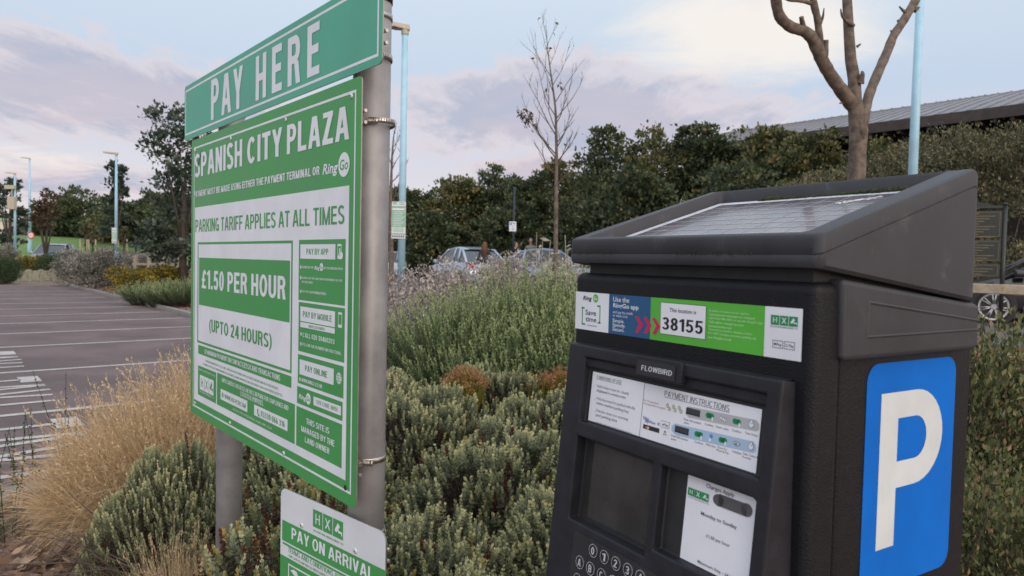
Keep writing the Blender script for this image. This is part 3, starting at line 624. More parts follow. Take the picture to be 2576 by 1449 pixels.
LABEL=[
('R', 0.009, -0.1042, 0.0906, -0.0458, 'paper', 1),
('R', 0.0906, -0.1042, 0.18009, -0.0458, 'blue', 1),
('R', 0.18009, -0.1042, 0.37105, -0.0458, 'lime', 1),
('R', 0.37105, -0.1042, 0.421, -0.0458, 'paper', 1),
('T', 'Ring', 0.02782, -0.0584, 0.04997, -0.05162, 'black', 2, 0.02, 0.25),
('E', 0.059, -0.05419, 0.00639, 0.00639, 'lime', 2),
('T', 'Go', 0.0544, -0.05688, 0.06373, -0.05151, 'white', 3, 0.01, 0.15),
('T', 'Save', 0.03478, -0.08087, 0.06107, -0.07266, 'navy', 2, 0.01, 0),
('T', 'time', 0.03568, -0.09094, 0.06219, -0.08317, 'navy', 2, 0.01, 0),
('T', 'with your phone', 0.03848, -0.09763, 0.06301, -0.095, 'navy', 2, 0, 0),
('R', 0.02609, -0.09723, 0.02803, -0.06948, 'hxg', 2),
('R', 0.02484, -0.07184, 0.03208, -0.06931, 'hxg', 2),
('R', 0.02734, -0.097, 0.03457, -0.09447, 'hxg', 2),
('R', 0.06916, -0.09177, 0.07097, -0.0642, 'hxg', 2),
('R', 0.06317, -0.06681, 0.06977, -0.06435, 'hxg', 2),
('R', 0.06559, -0.09197, 0.07218, -0.08952, 'hxg', 2),
('T', 'Use the', 0.10031, -0.05625, 0.13561, -0.04939, 'white', 2, 0.008, 0),
('T', 'RingGo app', 0.10069, -0.06506, 0.15569, -0.0586, 'white', 2, 0.015, 0),
('T', 'and pay by credit', 0.10023, -0.07333, 0.14389, -0.06959, 'white', 2, 0, 0),
('T', 'or debit card.', 0.10045, -0.07851, 0.13353, -0.07497, 'white', 2, 0, 0),
('T', 'Simple.', 0.1001, -0.08678, 0.12619, -0.08149, 'white', 2, 0.008, 0),
('T', 'Speedy.', 0.10037, -0.09308, 0.12893, -0.08779, 'white', 2, 0.008, 0),
('T', 'Secure.', 0.10064, -0.0996, 0.12672, -0.09431, 'white', 2, 0.008, 0),
('P', [(0.14911, -0.07535), (0.15463, -0.07384), (0.1665, -0.08525), (0.15644, -0.09827), (0.15001, -0.09699), (0.15789, -0.08572)], 'pink', 2),
('P', [(0.16685, -0.07505), (0.17221, -0.07357), (0.18375, -0.0848), (0.17399, -0.09764), (0.16774, -0.09637), (0.17539, -0.08527)], 'pink', 2),
('P', [(0.18408, -0.07476), (0.18929, -0.07329), (0.2005, -0.08438), (0.19103, -0.09702), (0.18496, -0.09577), (0.19238, -0.08483)], 'pink', 3),
('R', 0.19994, -0.09431, 0.2817, -0.05125, 'black', 2),
('R', 0.20067, -0.09368, 0.28107, -0.05187, 'paper', 3),
('T', 'This location is', 0.21707, -0.06333, 0.26484, -0.05802, 'black', 4, 0.006, 0),
('T', '38155', 0.20398, -0.08781, 0.27695, -0.07125, 'black', 4, 0.02, 0),
('T', 'A small convenience fee applies', 0.28601, -0.05803, 0.34849, -0.05517, 'pale', 2, 0.004, 0),
('T', 'Optional text messages are charged', 0.28601, -0.0627, 0.35629, -0.05986, 'pale', 2, 0.004, 0),
('T', 'Call 0203 046 0203 or use the RingGo app', 0.28601, -0.0673, 0.36868, -0.06447, 'pale', 2, 0.004, 0),
('T', 'Calls will be charged at your', 0.28601, -0.07227, 0.34135, -0.06941, 'pale', 2, 0.004, 0),
('T', 'normal airtime rate', 0.28601, -0.07726, 0.32282, -0.07437, 'pale', 2, 0.004, 0),
('T', 'There is no need to display a ticket', 0.28601, -0.08157, 0.35361, -0.07873, 'pale', 2, 0.004, 0),
('T', 'For VAT receipts, business parking etc', 0.28601, -0.08618, 0.35998, -0.08334, 'pale', 2, 0.004, 0),
('T', 'see RingGo.co.uk', 0.28601, -0.09161, 0.32341, -0.08872, 'pale', 2, 0.004, 0),
('H', 0.37936, -0.06632, 0.4152, -0.05513, 'hxg', 'white', 2),
('T', 'HX CAR PARK MANAGEMENT LTD', 0.37903, -0.0692, 0.41515, -0.06738, 'grey', 2, 0, 0),
('F', 0.38286, -0.09246, 0.39687, -0.08371, 0.0006, 'black', 2),
('F', 0.39859, -0.0925, 0.41239, -0.08362, 0.0006, 'black', 2),
('E', 0.38611, -0.08804, 0.00141, 0.00141, 'black', 2),
('T', 'Pay', 0.38831, -0.08981, 0.3951, -0.08656, 'black', 2, 0.01, 0),
('T', 'G Pay', 0.40041, -0.08965, 0.41073, -0.08645, 'black', 2, 0.006, 0)]
INSTR=[
('R', 0.06986, -0.10156, 0.37954, -0.02786, 'paper', 1),
('R', 0.1832, -0.10156, 0.184, -0.02786, 'grey', 2),
('T', 'CONDITIONS OF USE', 0.07975, -0.03705, 0.13607, -0.03216, 'grey', 2, 0, 0),
('R', 0.0803, -0.03816, 0.13659, -0.03771, 'grey', 2),
('T', 'Valid ticket must be clearly', 0.0817, -0.04977, 0.15396, -0.04545, 'grey', 2, 0.004, 0),
('T', 'displayed in windscreen', 0.08282, -0.05623, 0.14791, -0.05191, 'grey', 2, 0.004, 0),
('T', 'Vehicles must be parked wholly', 0.08402, -0.06778, 0.16957, -0.06351, 'grey', 2, 0.004, 0),
('T', 'within marked parking bay', 0.08508, -0.07468, 0.15738, -0.07039, 'grey', 2, 0.004, 0),
('T', 'Vehicles must not overstay', 0.08599, -0.08544, 0.15765, -0.08116, 'grey', 2, 0.004, 0),
('T', 'paid parking time', 0.08658, -0.09212, 0.13501, -0.0878, 'grey', 2, 0.004, 0),
('T', 'DO NOT LEAVE VALUABLES IN YOUR VEHICLE', 0.08846, -0.1031, 0.16829, -0.10001, 'grey', 2, 0.004, 0),
('E', 0.07767, -0.04847, 0.00061, 0.00061, 'grey', 2),
('E', 0.08092, -0.0681, 0.0006, 0.0006, 'grey', 2),
('E', 0.08386, -0.08582, 0.0006, 0.0006, 'grey', 2),
('T', 'PAYMENT INSTRUCTIONS', 0.22304, -0.03923, 0.33289, -0.03177, 'grey', 2, 0.0, 0),
('R', 0.22368, -0.04056, 0.33354, -0.03992, 'grey', 2),
('T', 'No change given', 0.18452, -0.05219, 0.21416, -0.04973, 'red', 2, 0, 0),
('T', 'Overpayment accepted', 0.18477, -0.05656, 0.22719, -0.05384, 'red', 2, 0, 0),
('E', 0.23045, -0.05034, 0.00267, 0.00267, 'grey', 2),
('E', 0.23045, -0.05034, 0.00213, 0.00213, 'coin', 3),
('E', 0.23445, -0.05439, 0.00265, 0.00265, 'grey', 2),
('E', 0.23445, -0.05439, 0.00212, 0.00212, 'coin', 3),
('E', 0.24137, -0.04999, 0.00264, 0.00264, 'grey', 2),
('E', 0.24137, -0.04999, 0.00211, 0.00211, 'coin', 3),
('E', 0.24493, -0.05406, 0.00263, 0.00263, 'grey', 2),
('E', 0.24493, -0.05406, 0.0021, 0.0021, 'coin', 3),
('E', 0.25172, -0.04971, 0.00262, 0.00262, 'grey', 2),
('E', 0.25172, -0.04971, 0.00209, 0.00209, 'coin', 3),
('E', 0.2554, -0.05372, 0.00261, 0.00261, 'grey', 2),
('E', 0.2554, -0.05372, 0.00208, 0.00208, 'coin', 3),
('P', [(0.26356, -0.04727), (0.26768, -0.04467), (0.37354, -0.04141), (0.37764, -0.04534), (0.37835, -0.05113), (0.37511, -0.05419), (0.26962, -0.05869), (0.26376, -0.05519)], 'band', 2),
('P', [(0.24183, -0.07561), (0.24675, -0.07083), (0.37226, -0.06649), (0.3764, -0.07056), (0.37711, -0.07633), (0.37315, -0.07964), (0.24975, -0.08539), (0.24267, -0.08151)], 'bandb', 2),
('R', 0.2644, -0.05487, 0.28808, -0.04631, 'dark', 3),
('R', 0.26566, -0.04826, 0.28617, -0.04762, 'grey', 4),
('R', 0.26591, -0.05005, 0.28641, -0.04941, 'grey', 4),
('R', 0.26616, -0.05184, 0.28665, -0.0512, 'grey', 4),
('R', 0.24809, -0.08148, 0.27246, -0.07282, 'dark', 3),
('R', 0.24937, -0.07479, 0.27049, -0.07414, 'grey', 4),
('R', 0.24963, -0.0766, 0.27074, -0.07595, 'grey', 4),
('R', 0.24989, -0.07841, 0.27098, -0.07776, 'grey', 4),
('E', 0.30072, -0.04968, 0.00359, 0.0035, 'hxg', 3),
('E', 0.30739, -0.04967, 0.00354, 0.00348, 'hxg', 3),
('R', 0.30073, -0.05304, 0.3074, -0.04644, 'hxg', 3),
('E', 0.30869, -0.05323, 0.00161, 0.00273, 'white', 4),
('E', 0.34266, -0.04875, 0.00331, 0.00336, 'hxg', 3),
('E', 0.34882, -0.04875, 0.00327, 0.00334, 'hxg', 3),
('R', 0.34267, -0.05198, 0.34882, -0.04564, 'hxg', 3),
('E', 0.35001, -0.05217, 0.00149, 0.00262, 'white', 4),
('E', 0.2857, -0.07608, 0.00369, 0.00353, 'hxg', 3),
('E', 0.29256, -0.0759, 0.00364, 0.00351, 'hxg', 3),
('R', 0.28571, -0.07938, 0.29257, -0.07272, 'hxg', 3),
('E', 0.2939, -0.07948, 0.00165, 0.00275, 'white', 4),
('E', 0.32459, -0.07488, 0.00343, 0.00341, 'hxg', 3),
('E', 0.33096, -0.07472, 0.00338, 0.00339, 'hxg', 3),
('R', 0.32459, -0.07807, 0.33096, -0.07165, 'hxg', 3),
('E', 0.3322, -0.07817, 0.00154, 0.00266, 'white', 4),
('E', 0.32215, -0.04882, 0.00172, 0.00269, 'grey', 3),
('E', 0.32215, -0.04882, 0.00126, 0.00208, 'white', 4),
('E', 0.32547, -0.04968, 0.00171, 0.00268, 'grey', 3),
('E', 0.32547, -0.04968, 0.00125, 0.00207, 'white', 4),
('E', 0.32831, -0.05061, 0.0017, 0.00268, 'grey', 3),
('E', 0.32831, -0.05061, 0.00124, 0.00207, 'white', 4),
('E', 0.36697, -0.04751, 0.00401, 0.00445, 'grey', 3),
('E', 0.36697, -0.04751, 0.00344, 0.00387, 'white', 4),
('E', 0.36704, -0.04449, 0.00229, 0.00258, 'grey', 4),
('E', 0.36704, -0.04449, 0.00172, 0.00199, 'white', 5),
('E', 0.36951, -0.07273, 0.00399, 0.00442, 'grey', 3),
('E', 0.36951, -0.07273, 0.00342, 0.00384, 'white', 4),
('E', 0.36958, -0.06972, 0.00228, 0.00256, 'grey', 4),
('E', 0.36958, -0.06972, 0.00171, 0.00198, 'white', 5),
('E', 0.30947, -0.07404, 0.00272, 0.00272, 'sky', 3),
('E', 0.30791, -0.07857, 0.00193, 0.00247, 'white', 3),
('E', 0.34853, -0.07423, 0.00534, 0.00261, 'grey', 3),
('E', 0.34853, -0.07423, 0.00416, 0.00178, 'white', 4),
('E', 0.34808, -0.07434, 0.00208, 0.00107, 'dark', 5),
('T', 'Enter full number', 0.26157, -0.06333, 0.29124, -0.06052, 'grey', 2, 0.004, 0),
('T', 'plate', 0.26261, -0.06732, 0.27114, -0.06488, 'grey', 2, 0.004, 0),
('T', 'Confirm', 0.29692, -0.06246, 0.31066, -0.05972, 'grey', 2, 0.004, 0),
('T', 'Insert coins', 0.31549, -0.06184, 0.33473, -0.05916, 'grey', 2, 0.004, 0),
('T', 'Confirm', 0.3401, -0.061, 0.35348, -0.05837, 'grey', 2, 0.004, 0),
('T', 'Take Ticket', 0.35893, -0.06011, 0.37736, -0.05754, 'grey', 2, 0.004, 0),
('T', 'Enter full number', 0.24268, -0.0886, 0.27271, -0.08575, 'grey', 2, 0.004, 0),
('T', 'plate', 0.24321, -0.09267, 0.25201, -0.09012, 'grey', 2, 0.004, 0),
('T', 'Confirm', 0.2835, -0.08753, 0.29761, -0.08477, 'grey', 2, 0.004, 0),
('T', 'Add time', 0.30204, -0.08658, 0.31776, -0.08387, 'grey', 2, 0.004, 0),
('T', 'Press For', 0.32108, -0.08569, 0.33594, -0.08327, 'grey', 2, 0.004, 0),
('T', 'Wave & Pay', 0.31913, -0.08945, 0.3386, -0.08679, 'grey', 2, 0.004, 0),
('T', 'Validate', 0.34292, -0.08547, 0.35687, -0.08286, 'grey', 2, 0.004, 0),
('T', 'Take Ticket &', 0.35871, -0.08438, 0.38044, -0.08182, 'grey', 2, 0.004, 0),
('T', 'Receipt', 0.35884, -0.08794, 0.37134, -0.08561, 'grey', 2, 0.004, 0),
('T', 'Visa', 0.18723, -0.07725, 0.19856, -0.07231, 'visa', 3, 0.01, 0.2),
('T', 'payWave', 0.19183, -0.07985, 0.2116, -0.07577, 'visa', 3, 0.01, 0.2),
('E', 0.21623, -0.07782, 0.00038, 0.00134, 'visa', 3),
('E', 0.21756, -0.07755, 0.00038, 0.00201, 'visa', 3),
('E', 0.21889, -0.07728, 0.00038, 0.00268, 'visa', 3),
('R', 0.18917, -0.08924, 0.22052, -0.08323, 'dark', 3),
('E', 0.19554, -0.0868, 0.00205, 0.00205, 'red', 4),
('E', 0.19919, -0.08675, 0.00204, 0.00204, 'coin', 4),
('R', 0.22235, -0.08038, 0.23771, -0.07163, 'grey', 2),
('R', 0.22291, -0.07985, 0.23715, -0.07209, 'paper', 3),
('T', 'Pay', 0.22882, -0.07804, 0.23585, -0.0742, 'dark', 4, 0.01, 0),
('E', 0.22655, -0.07655, 0.00133, 0.00133, 'dark', 4),
('P', [(0.22895, -0.08509), (0.23099, -0.08329), (0.23337, -0.08524), (0.23115, -0.08708)], 'hxg', 3),
('T', 'pay', 0.22844, -0.08929, 0.23449, -0.08664, 'grey', 3, 0, 0)]
CHARGES=[
('R', 0.27653, -0.22784, 0.38527, -0.13261, 'paper', 1),
('T', 'Charges Apply', 0.30791, -0.13703, 0.35121, -0.13233, 'grey', 2, 0.004, 0),
('H', 0.27959, -0.15419, 0.31364, -0.14453, 'hxg', 'white', 2),
('T', 'HX CAR PARK MANAGEMENT LTD', 0.28098, -0.15688, 0.31456, -0.15571, 'grey', 2, 0, 0),
('E', 0.32913, -0.14697, 0.00868, 0.00702, 'grey2', 2),
('E', 0.37088, -0.14605, 0.008, 0.0076, 'grey2', 2),
('R', 0.32914, -0.1538, 0.37088, -0.13925, 'grey2', 2),
('T', 'Monday to Sunday', 0.30415, -0.17206, 0.35952, -0.16774, 'grey', 2, 0.006, 0),
('T', '£1.50 per hour', 0.31585, -0.19569, 0.35222, -0.19184, 'grey', 2, 0.004, 0),
('T', 'Maximum Stay - 24 hours', 0.30669, -0.23017, 0.37102, -0.22674, 'grey', 2, 0.004, 0)]
BADGE=[
('R', 0.18579, -0.01538, 0.25627, 0.00364, 'dark', 1),
('T', 'FLOWBIRD', 0.19338, -0.00911, 0.25092, -0.0023, 'paleg', 2, 0.012, 0)]
RIVETS=[(0.0433, 0.3679), (-0.3358, 0.3659), (-0.7729, 0.3664), (-1.152, 0.3683), (-0.7614, -0.5354), (-0.3261, -0.5368), (-1.1363, -0.5336)]
RIVETS_LOW=[(-0.1787, -0.6844), (0.0533, -0.6826)]
DARKRIVET=(0.0378, -0.537)
KEYS=[('0', 0.1303, -0.2764), ('1', 0.1552, -0.2752), ('2', 0.1801, -0.2734), ('3', 0.2051, -0.2719), ('4', 0.2288, -0.2698), ('5', 0.2528, -0.2681), ('A', 0.1034, -0.3026), ('B', 0.1285, -0.3009), ('C', 0.1537, -0.2987), ('D', 0.1786, -0.2968), ('E', 0.2033, -0.2945), ('F', 0.227, -0.2922), ('J', 0.099, -0.3275)]
P_OUT=[(0.1404, -0.1499), (0.2103, -0.1497), (0.2266, -0.151), (0.2477, -0.1558), (0.2655, -0.1668), (0.2775, -0.1817), (0.2823, -0.1985), (0.2806, -0.2192), (0.2716, -0.2414), (0.2557, -0.2555), (0.2356, -0.2653), (0.2155, -0.2691), (0.1789, -0.2692), (0.1788, -0.3411), (0.1417, -0.3404)]
P_IN=[(0.1782, -0.1824), (0.2089, -0.1828), (0.2252, -0.1843), (0.2381, -0.1917), (0.2444, -0.2037), (0.2434, -0.2173), (0.2349, -0.2299), (0.221, -0.235), (0.209, -0.2361), (0.1795, -0.2363)]
# ------------------------------------------------------------------ the car-park boards on their two posts
SA = math.atan2(-.76962301, .63849857)              # direction of the boards
BO = Vector((-.40284112, 1.69057935, 0))            # board plane origin (u = 0) on the ground
def post(loc, top, label, lean=(0, 0)):
    r = empty('sign_post', (loc[0], loc[1], 0)); tag(r, label, 'post', 'grey posts carrying the car park boards')
    m = MB(); m.tube([(0, 0, -.3), (lean[0]*.5, lean[1]*.5, top*.5), (lean[0], lean[1], top-.004), (lean[0], lean[1], top)], [.0445, .0445, .0445, .041], 'galvanised', 40); m.build('tube', r)
    m = MB(); m.tube([(lean[0], lean[1], top-.03), (lean[0], lean[1], top+.004), (lean[0], lean[1], top+.012)], [.0465, .0465, .036], 'trim_black', 32); m.build('cap', r)
    return r
PN = (-.3455, 1.7381); PF = (-1.0071, 2.5742)
post(PN, 2.115, 'near grey galvanised post behind the right edge of the green boards')
post(PF, 2.0, 'far grey galvanised post showing below the left half of the green board')
def rrect(u0, v0, u1, v1, r, n=6):
    pts = []
    for cx, cy, a0 in ((u1-r, v0+r, -90), (u1-r, v1-r, 0), (u0+r, v1-r, 90), (u0+r, v0+r, 180)):
        for i in range(n+1): a = math.radians(a0+90*i/n); pts.append((cx+r*math.cos(a), cy+r*math.sin(a)))
    return pts
def board(name, label, cat_, O, ang, u0, v0, u1, v1, r, face, items, rivets, thick=.003, dark=None):
    root = empty(name, (O.x, O.y, 0), ang); tag(root, label, cat_)
    V = lambda u, v, d: (u, -d, v+EYE)
    m = MB(); p = rrect(u0, v0, u1, v1, r); n = len(p)
    m.add([V(a, c, 0) for a, c in p], [tuple(range(n))], face)
    m.add([V(a, c, -thick) for a, c in p], [tuple(reversed(range(n)))], 'alu_edge')
    m.add([V(a, c, 0) for a, c in p]+[V(a, c, -thick) for a, c in p], [(i, n+i, n+(i+1) % n, (i+1) % n) for i in range(n)], 'alu_edge')
    pl = m.build('panel', root, recalc=False)
    m = MB(); draw(items, m, V); m.build('printed_face', root, recalc=False)
    for u, v in rivets:
        m = MB(); m.tube([V(u, v, -.001), V(u, v, .0022), V(u, v, .0034)], [.0065, .006, .003], 'rivet', 14); m.tube([V(u, v, .0034), V(u, v, .0039)], [.0022, .0018], 'recess', 8); m.build('rivet', root, recalc=False)
    if dark:
        m = MB(); m.tube([V(*dark, 0), V(*dark, .002)], [.007, .005], 'recess', 12); m.build('rivet', root)
    return root
def clamp(root, z, O, ang, ring_gap=0.0, tilt=0.0):
    """channel on the back of the board plus a worm-drive hose clip round the post (post axis in board coordinates)"""
    inv = Matrix.Rotation(-ang, 4, 'Z') @ Matrix.Translation(-O); c = inv @ Vector((PN[0], PN[1], 0)); cx, cy = c.x, c.y
    r = .0452; m = MB(); n = 40; hw = .0065
    vs = []; 
    for i in range(n+1):
        a = 2*math.pi*i/n
        rr = r+.0006+(ring_gap*max(0, math.cos(a-.15))**3)
        for h in (-hw, hw):
            for q in (0, .0012): vs.append((cx+(rr+q)*math.cos(a), cy+(rr+q)*math.sin(a), z+h+tilt*math.cos(a)*.02))
    fs = []
    for i in range(n):
        k = 4*i; fs += [(k+1, k+5, k+7, k+3), (k, k+2, k+6, k+4), (k+2, k+3, k+7, k+6), (k, k+4, k+5, k+1)]
    m.add(vs, fs, 'steel', True)
    for i in range(16):                                # slots in the band
        a = math.radians(-100+i*5.2) if not ring_gap else math.radians(-60+i*5.2); rr = r+.0019+(ring_gap*max(0, math.cos(a-.15))**3); t = Vector((-math.sin(a), math.cos(a), 0)); p = Vector((cx+rr*math.cos(a), cy+rr*math.sin(a), z+tilt*math.cos(a)*.02))
        m.add([p-t*.0009-Vector((0, 0, hw*.7)), p+t*.0009-Vector((0, 0, hw*.7)), p+t*.0009+Vector((0, 0, hw*.7)), p-t*.0009+Vector((0, 0, hw*.7))], [(0, 1, 2, 3)], 'recess')
    o = m.build('hose_clip', root, recalc=False)
    a = math.radians(-42); p = Vector((cx+(r+.006)*math.cos(a), cy+(r+.006)*math.sin(a), z)); mt = Matrix.Translation(p) @ Matrix.Rotation(a+math.pi/2, 4, 'Z')
    m = MB(); m.box((-.012, -.005, -.0085), (.004, .006, .0085), 'steel', mt)
    pts = [mt @ Vector((x, 0, 0)) for x in (.004, .010, .016, .022)]; m.tube(pts, [.0055]*4, 'steel', 12)
    for i in range(6): m.tube([mt @ Vector((.0045+i*.003, 0, 0)), mt @ Vector((.006+i*.003, 0, 0))], .0068, 'steel', 12)
    m.tube([mt @ Vector((.022, 0, 0)), mt @ Vector((.028, 0, 0))], [.0075, .0065], 'steel', 6)
    m.build('screw_housing', o, recalc=False)
    m = MB()                                           # back channel
    u0, u1 = root['u0']+.03, root['u1']-.012
    for dz0, dz1, y0, y1 in ((-.014, .014, .003, .0055), (-.014, -.011, .0055, .016), (.011, .014, .0055, .016)): m.box((u0, y0, z+dz0), (u1, y1, z+dz1), 'steel')
    m.build('back_channel', root)
    for s in (-1, 1): m = MB(); m.tube([(u1-.002, .012, z+s*.013), (u1+.010, .012, z+s*.013)], [.0042, .0042], 'steel', 6); m.build('channel_bolt', root)
b1 = board('tariff_board', 'tall green and white board with the parking tariff, clamped to both posts', 'information board', BO, SA, -1.191, -.5753, .0915, .4063, .012, 'board_green', SIGN, RIVETS, dark=DARKRIVET)
b1['u0'] = -1.191; b1['u1'] = .0915
inv = Matrix.Rotation(-SA, 4, 'Z') @ Matrix.Translation(-BO)
clamp(b1, EYE+.318, BO, SA, .022, .1); clamp(b1, EYE-.485, BO, SA, 0, .05)
b2 = board('header_board', 'long green PAY HERE board across the top of the posts', 'sign board', BO, SA, -1.2816, .4163, .181, .6133, .014, 'board_teal', PAYHERE, [])
b2['u0'] = -1.2816; b2['u1'] = .181
clamp(b2, EYE+.475, BO, SA, 0.004, 0); clamp(b2, EYE+.572, BO, SA, 0, 0)
A3 = math.atan2(-.67687597, .73609709); O3 = Vector((-.3905211, 1.68920192, 0))
b3 = board('notice_board', 'small white and green PAY ON ARRIVAL board low on the near post', 'sign board', O3, A3, -.2829, -1.19, .166, -.6095, .024, 'board_white', LOWER, RIVETS_LOW)
b3['u0'] = -.2829; b3['u1'] = .166
clamp(b3, EYE-.665, O3, A3, 0, 0)
# ------------------------------------------------------------------ the ticket machine (x along its front, y into it, z up)
MA = math.atan2(-.84702239, .53155722); MO = Vector((.09730304, 1.1476196, 0))
pm = empty('ticket_machine', MO, MA); tag(pm, 'black solar powered parking ticket machine with a blue P sticker on its side', 'ticket machine')
Z = lambda z: z+EYE
m = MB(); m.box((.006, .058, 0), (.43, .353, Z(-.098)), 'black_paint'); m.box((-.02, .02, 0), (.455, .38, .06), 'black_paint'); m.build('cabinet', pm, bevel=.006)
m = MB(); m.box((.002, 0, .16), (.4375, .052, Z(-.0155)), 'black_paint'); door = m.build('door', pm, bevel=.013, seg=4)
m = MB(); m.box((.03, .010, Z(-.03)), (.425, .33, Z(.02)), 'rubber'); m.build('neck', pm)
# side cladding under the lid
m = MB()
def clad(a0, a1):
    p = [(.040, -.1035), (.338, -.1035), (.3365, -.0435), (.036, -.0115)]
    m.prism(p, a0, a1, 'lid_plastic', lambda u, v, h: (h, u, Z(v)))
clad(-.002, .4448); cl = m.build('side_cladding', pm, bevel=.007, seg=3)
m = MB()                                            # raised border of the shallow panel in the cladding
P4 = [(.083, -.036), (.3355, -.0635), (.3355, -.0785), (.082, -.0795)]
ins = [(.088, -.0405), (.3345, -.0672), (.3345, -.0752), (.087, -.0758)]
for i in range(4):
    a, c, d, e = P4[i], P4[(i+1) % 4], ins[(i+1) % 4], ins[i]
    if i == 1: continue
    m.add([(.4449, a[0], Z(a[1])), (.4449, c[0], Z(c[1])), (.4462, (c[0]+d[0])/2, Z((c[1]+d[1])/2)), (.4462, (a[0]+e[0])/2, Z((a[1]+e[1])/2)), (.4449, d[0], Z(d[1])), (.4449, e[0], Z(e[1]))], [(0, 1, 2, 3), (3, 2, 4, 5)], 'lid_plastic')
m.build('moulding', cl)
# lid: sloping tray that holds the panel
def lid_outline(ins, rf, rb, n=7):
    a0, a1, b0, b1 = -.003+ins, .4452-ins, -.008+ins*.42, .333-ins; pts = []
    for cx, cy, r, s in ((a1-rf, b0+rf, rf, -90), (a1-rb, b1-rb, rb, 0), (a0+rb, b1-rb, rb, 90), (a0+rf, b0+rf, rf, 180)):
        for i in range(n+1): t = math.radians(s+90*i/n); pts.append((cx+r*math.cos(t), cy+r*math.sin(t)))
    return pts
def ztop(y):
    z = .036+(y+.008)*.313; return z-max(0, y-.295)**2*18.0
def zbot(y): return .0-(y+.008)*.120
rings = [([(x, y, zbot(y)+.0) for x, y in lid_outline(.004, .008, .02)]), ([(x, y, zbot(y)+.004) for x, y in lid_outline(0, .011, .024)]), ([(x, y, ztop(y)-.0235) for x, y in lid_outline(0, .011, .024)]), ([(x, y, ztop(y)-.0225) for x, y in lid_outline(.0014, .011, .024)]), ([(x, y, ztop(y)-.0215) for x, y in lid_outline(.0, .011, .024)]),
         ([(x, y, ztop(y)-.005) for x, y in lid_outline(0, .011, .024)]), ([(x, y, ztop(y)-.0012) for x, y in lid_outline(.0014, .011, .023)]), ([(x, y, ztop(y)) for x, y in lid_outline(.005, .011, .022)]),
         ([(x, y, ztop(y)-.0005) for x, y in lid_outline(.028, .008, .012)]), ([(x, y, ztop(y)-.004) for x, y in lid_outline(.031, .007, .010)]), ([(x, y, ztop(y)-.022) for x, y in lid_outline(.034, .006, .008)])]
m = MB(); n = len(rings[0]); vs = [(p[0], p[1], Z(p[2])) for r in rings for p in r]
fs = [(i*n+k, i*n+(k+1) % n, (i+1)*n+(k+1) % n, (i+1)*n+k) for i in range(len(rings)-1) for k in range(n)]
m.add(vs, fs, 'lid_plastic', True); o = len(rings)-1
m.add([(p[0], p[1], Z(p[2])) for p in rings[0]], [tuple(reversed(range(n)))], 'lid_plastic'); m.add([(p[0], p[1], Z(p[2])) for p in rings[-1]], [tuple(range(n))], 'recess')
lid = m.build('lid', pm, merge=True); md = lid.modifiers.new('e', 'EDGE_SPLIT'); md.split_angle = math.radians(42)
# solar panel inside the tray
m = MB()
def sp(x, y, d): return (x, y, Z(.036+(y+.008)*.3045-.022+d))
X0, X1, Y0, Y1 = .033, .410, .0085, .293
m.add([sp(X0, Y0, .003), sp(X1, Y0, .003), sp(X1, Y1, .003), sp(X0, Y1, .003)], [(0, 1, 2, 3)], 'cells'); 
for q in ((X0, Y0, X0+.018, Y1), (X1-.012, Y0, X1, Y1), (X0+.018, Y1-.016, X1-.012, Y1), (X0+.018, Y0, X1-.012, Y0+.014)):
    m.add([sp(q[0], q[1], .0035), sp(q[2], q[1], .0035), sp(q[2], q[3], .0035), sp(q[0], q[3], .0035)], [(0, 1, 2, 3)], 'white_trim')
for i in range(1, 10):
    x = X0+.018+(X1-X0-.03)*i/10; m.add([sp(x-.0007, Y0+.014, .0034), sp(x+.0007, Y0+.014, .0034), sp(x+.0007, Y1-.016, .0034), sp(x-.0007, Y1-.016, .0034)], [(0, 1, 2, 3)], 'cell_line')
for i in range(1, 9):
    y = Y0+.014+(Y1-Y0-.03)*i/9; m.add([sp(X0+.018, y-.0011, .0034), sp(X1-.012, y-.0011, .0034), sp(X1-.012, y+.0011, .0034), sp(X0+.018, y+.0011, .0034)], [(0, 1, 2, 3)], 'cell_line')
mat('cells', (.10, .085, .10), .20, var=.15, scale=20, spec=.6, coat=.18, dirt=((.25, .21, .21), 14, .47, .55)); mat('cell_line', (.40, .37, .38), .4)
m.build('solar_panel', pm, recalc=False)
# moss along the lid seam and inside the tray, a bird dropping on the cells
m = MB(); 
for i in range(420):
    t = random.random(); x = .02+.37*t; y = random.gauss(0, .0015)
    if random.random() < .5+.5*math.sin(t*9+1): 
        h = .0008*random.random()+.0003; z = Z(.0142+random.gauss(0, .0016)); m.tube([(x, -.0075, z), (x, -.0078-h, z)], [h*1.3, h*.4], 'moss', 5)
for i in range(420):
    x = .12+.27*random.random(); h = .002+.004*random.random()*math.sin(x*14)**2; p = sp(x, Y1-random.random()*.004+.001, .004); m.tube([p, (p[0], p[1]-.001, p[2]+h)], [h*.9, h*.3], 'moss', 5)
tag(m.build('moss', lid), kind='stuff')
m = MB(); mat('dropping', (.6, .6, .6), .8)
for i in range(60):
    t = random.random(); x = .30+.05*t+random.gauss(0, .003); y = .235+.025*t+random.gauss(0, .003); r = random.uniform(.001, .003); p = sp(x, y, .0036); m.add([(p[0]+r*math.cos(a), p[1]+1.6*r*math.sin(a), p[2]+1.6*r*math.sin(a)*.3045) for a in [k*.9 for k in range(7)]], [tuple(range(7))], 'dropping')
m.build('bird_dropping', lid, recalc=False)
# printed strip on the door
m = MB(); draw(LABEL, m, lambda u, v, d: (u, -d-.0004, Z(v)), .00025); tag(m.build('printed_strip', door, recalc=False), 'white, blue and bright green strip with the location number')
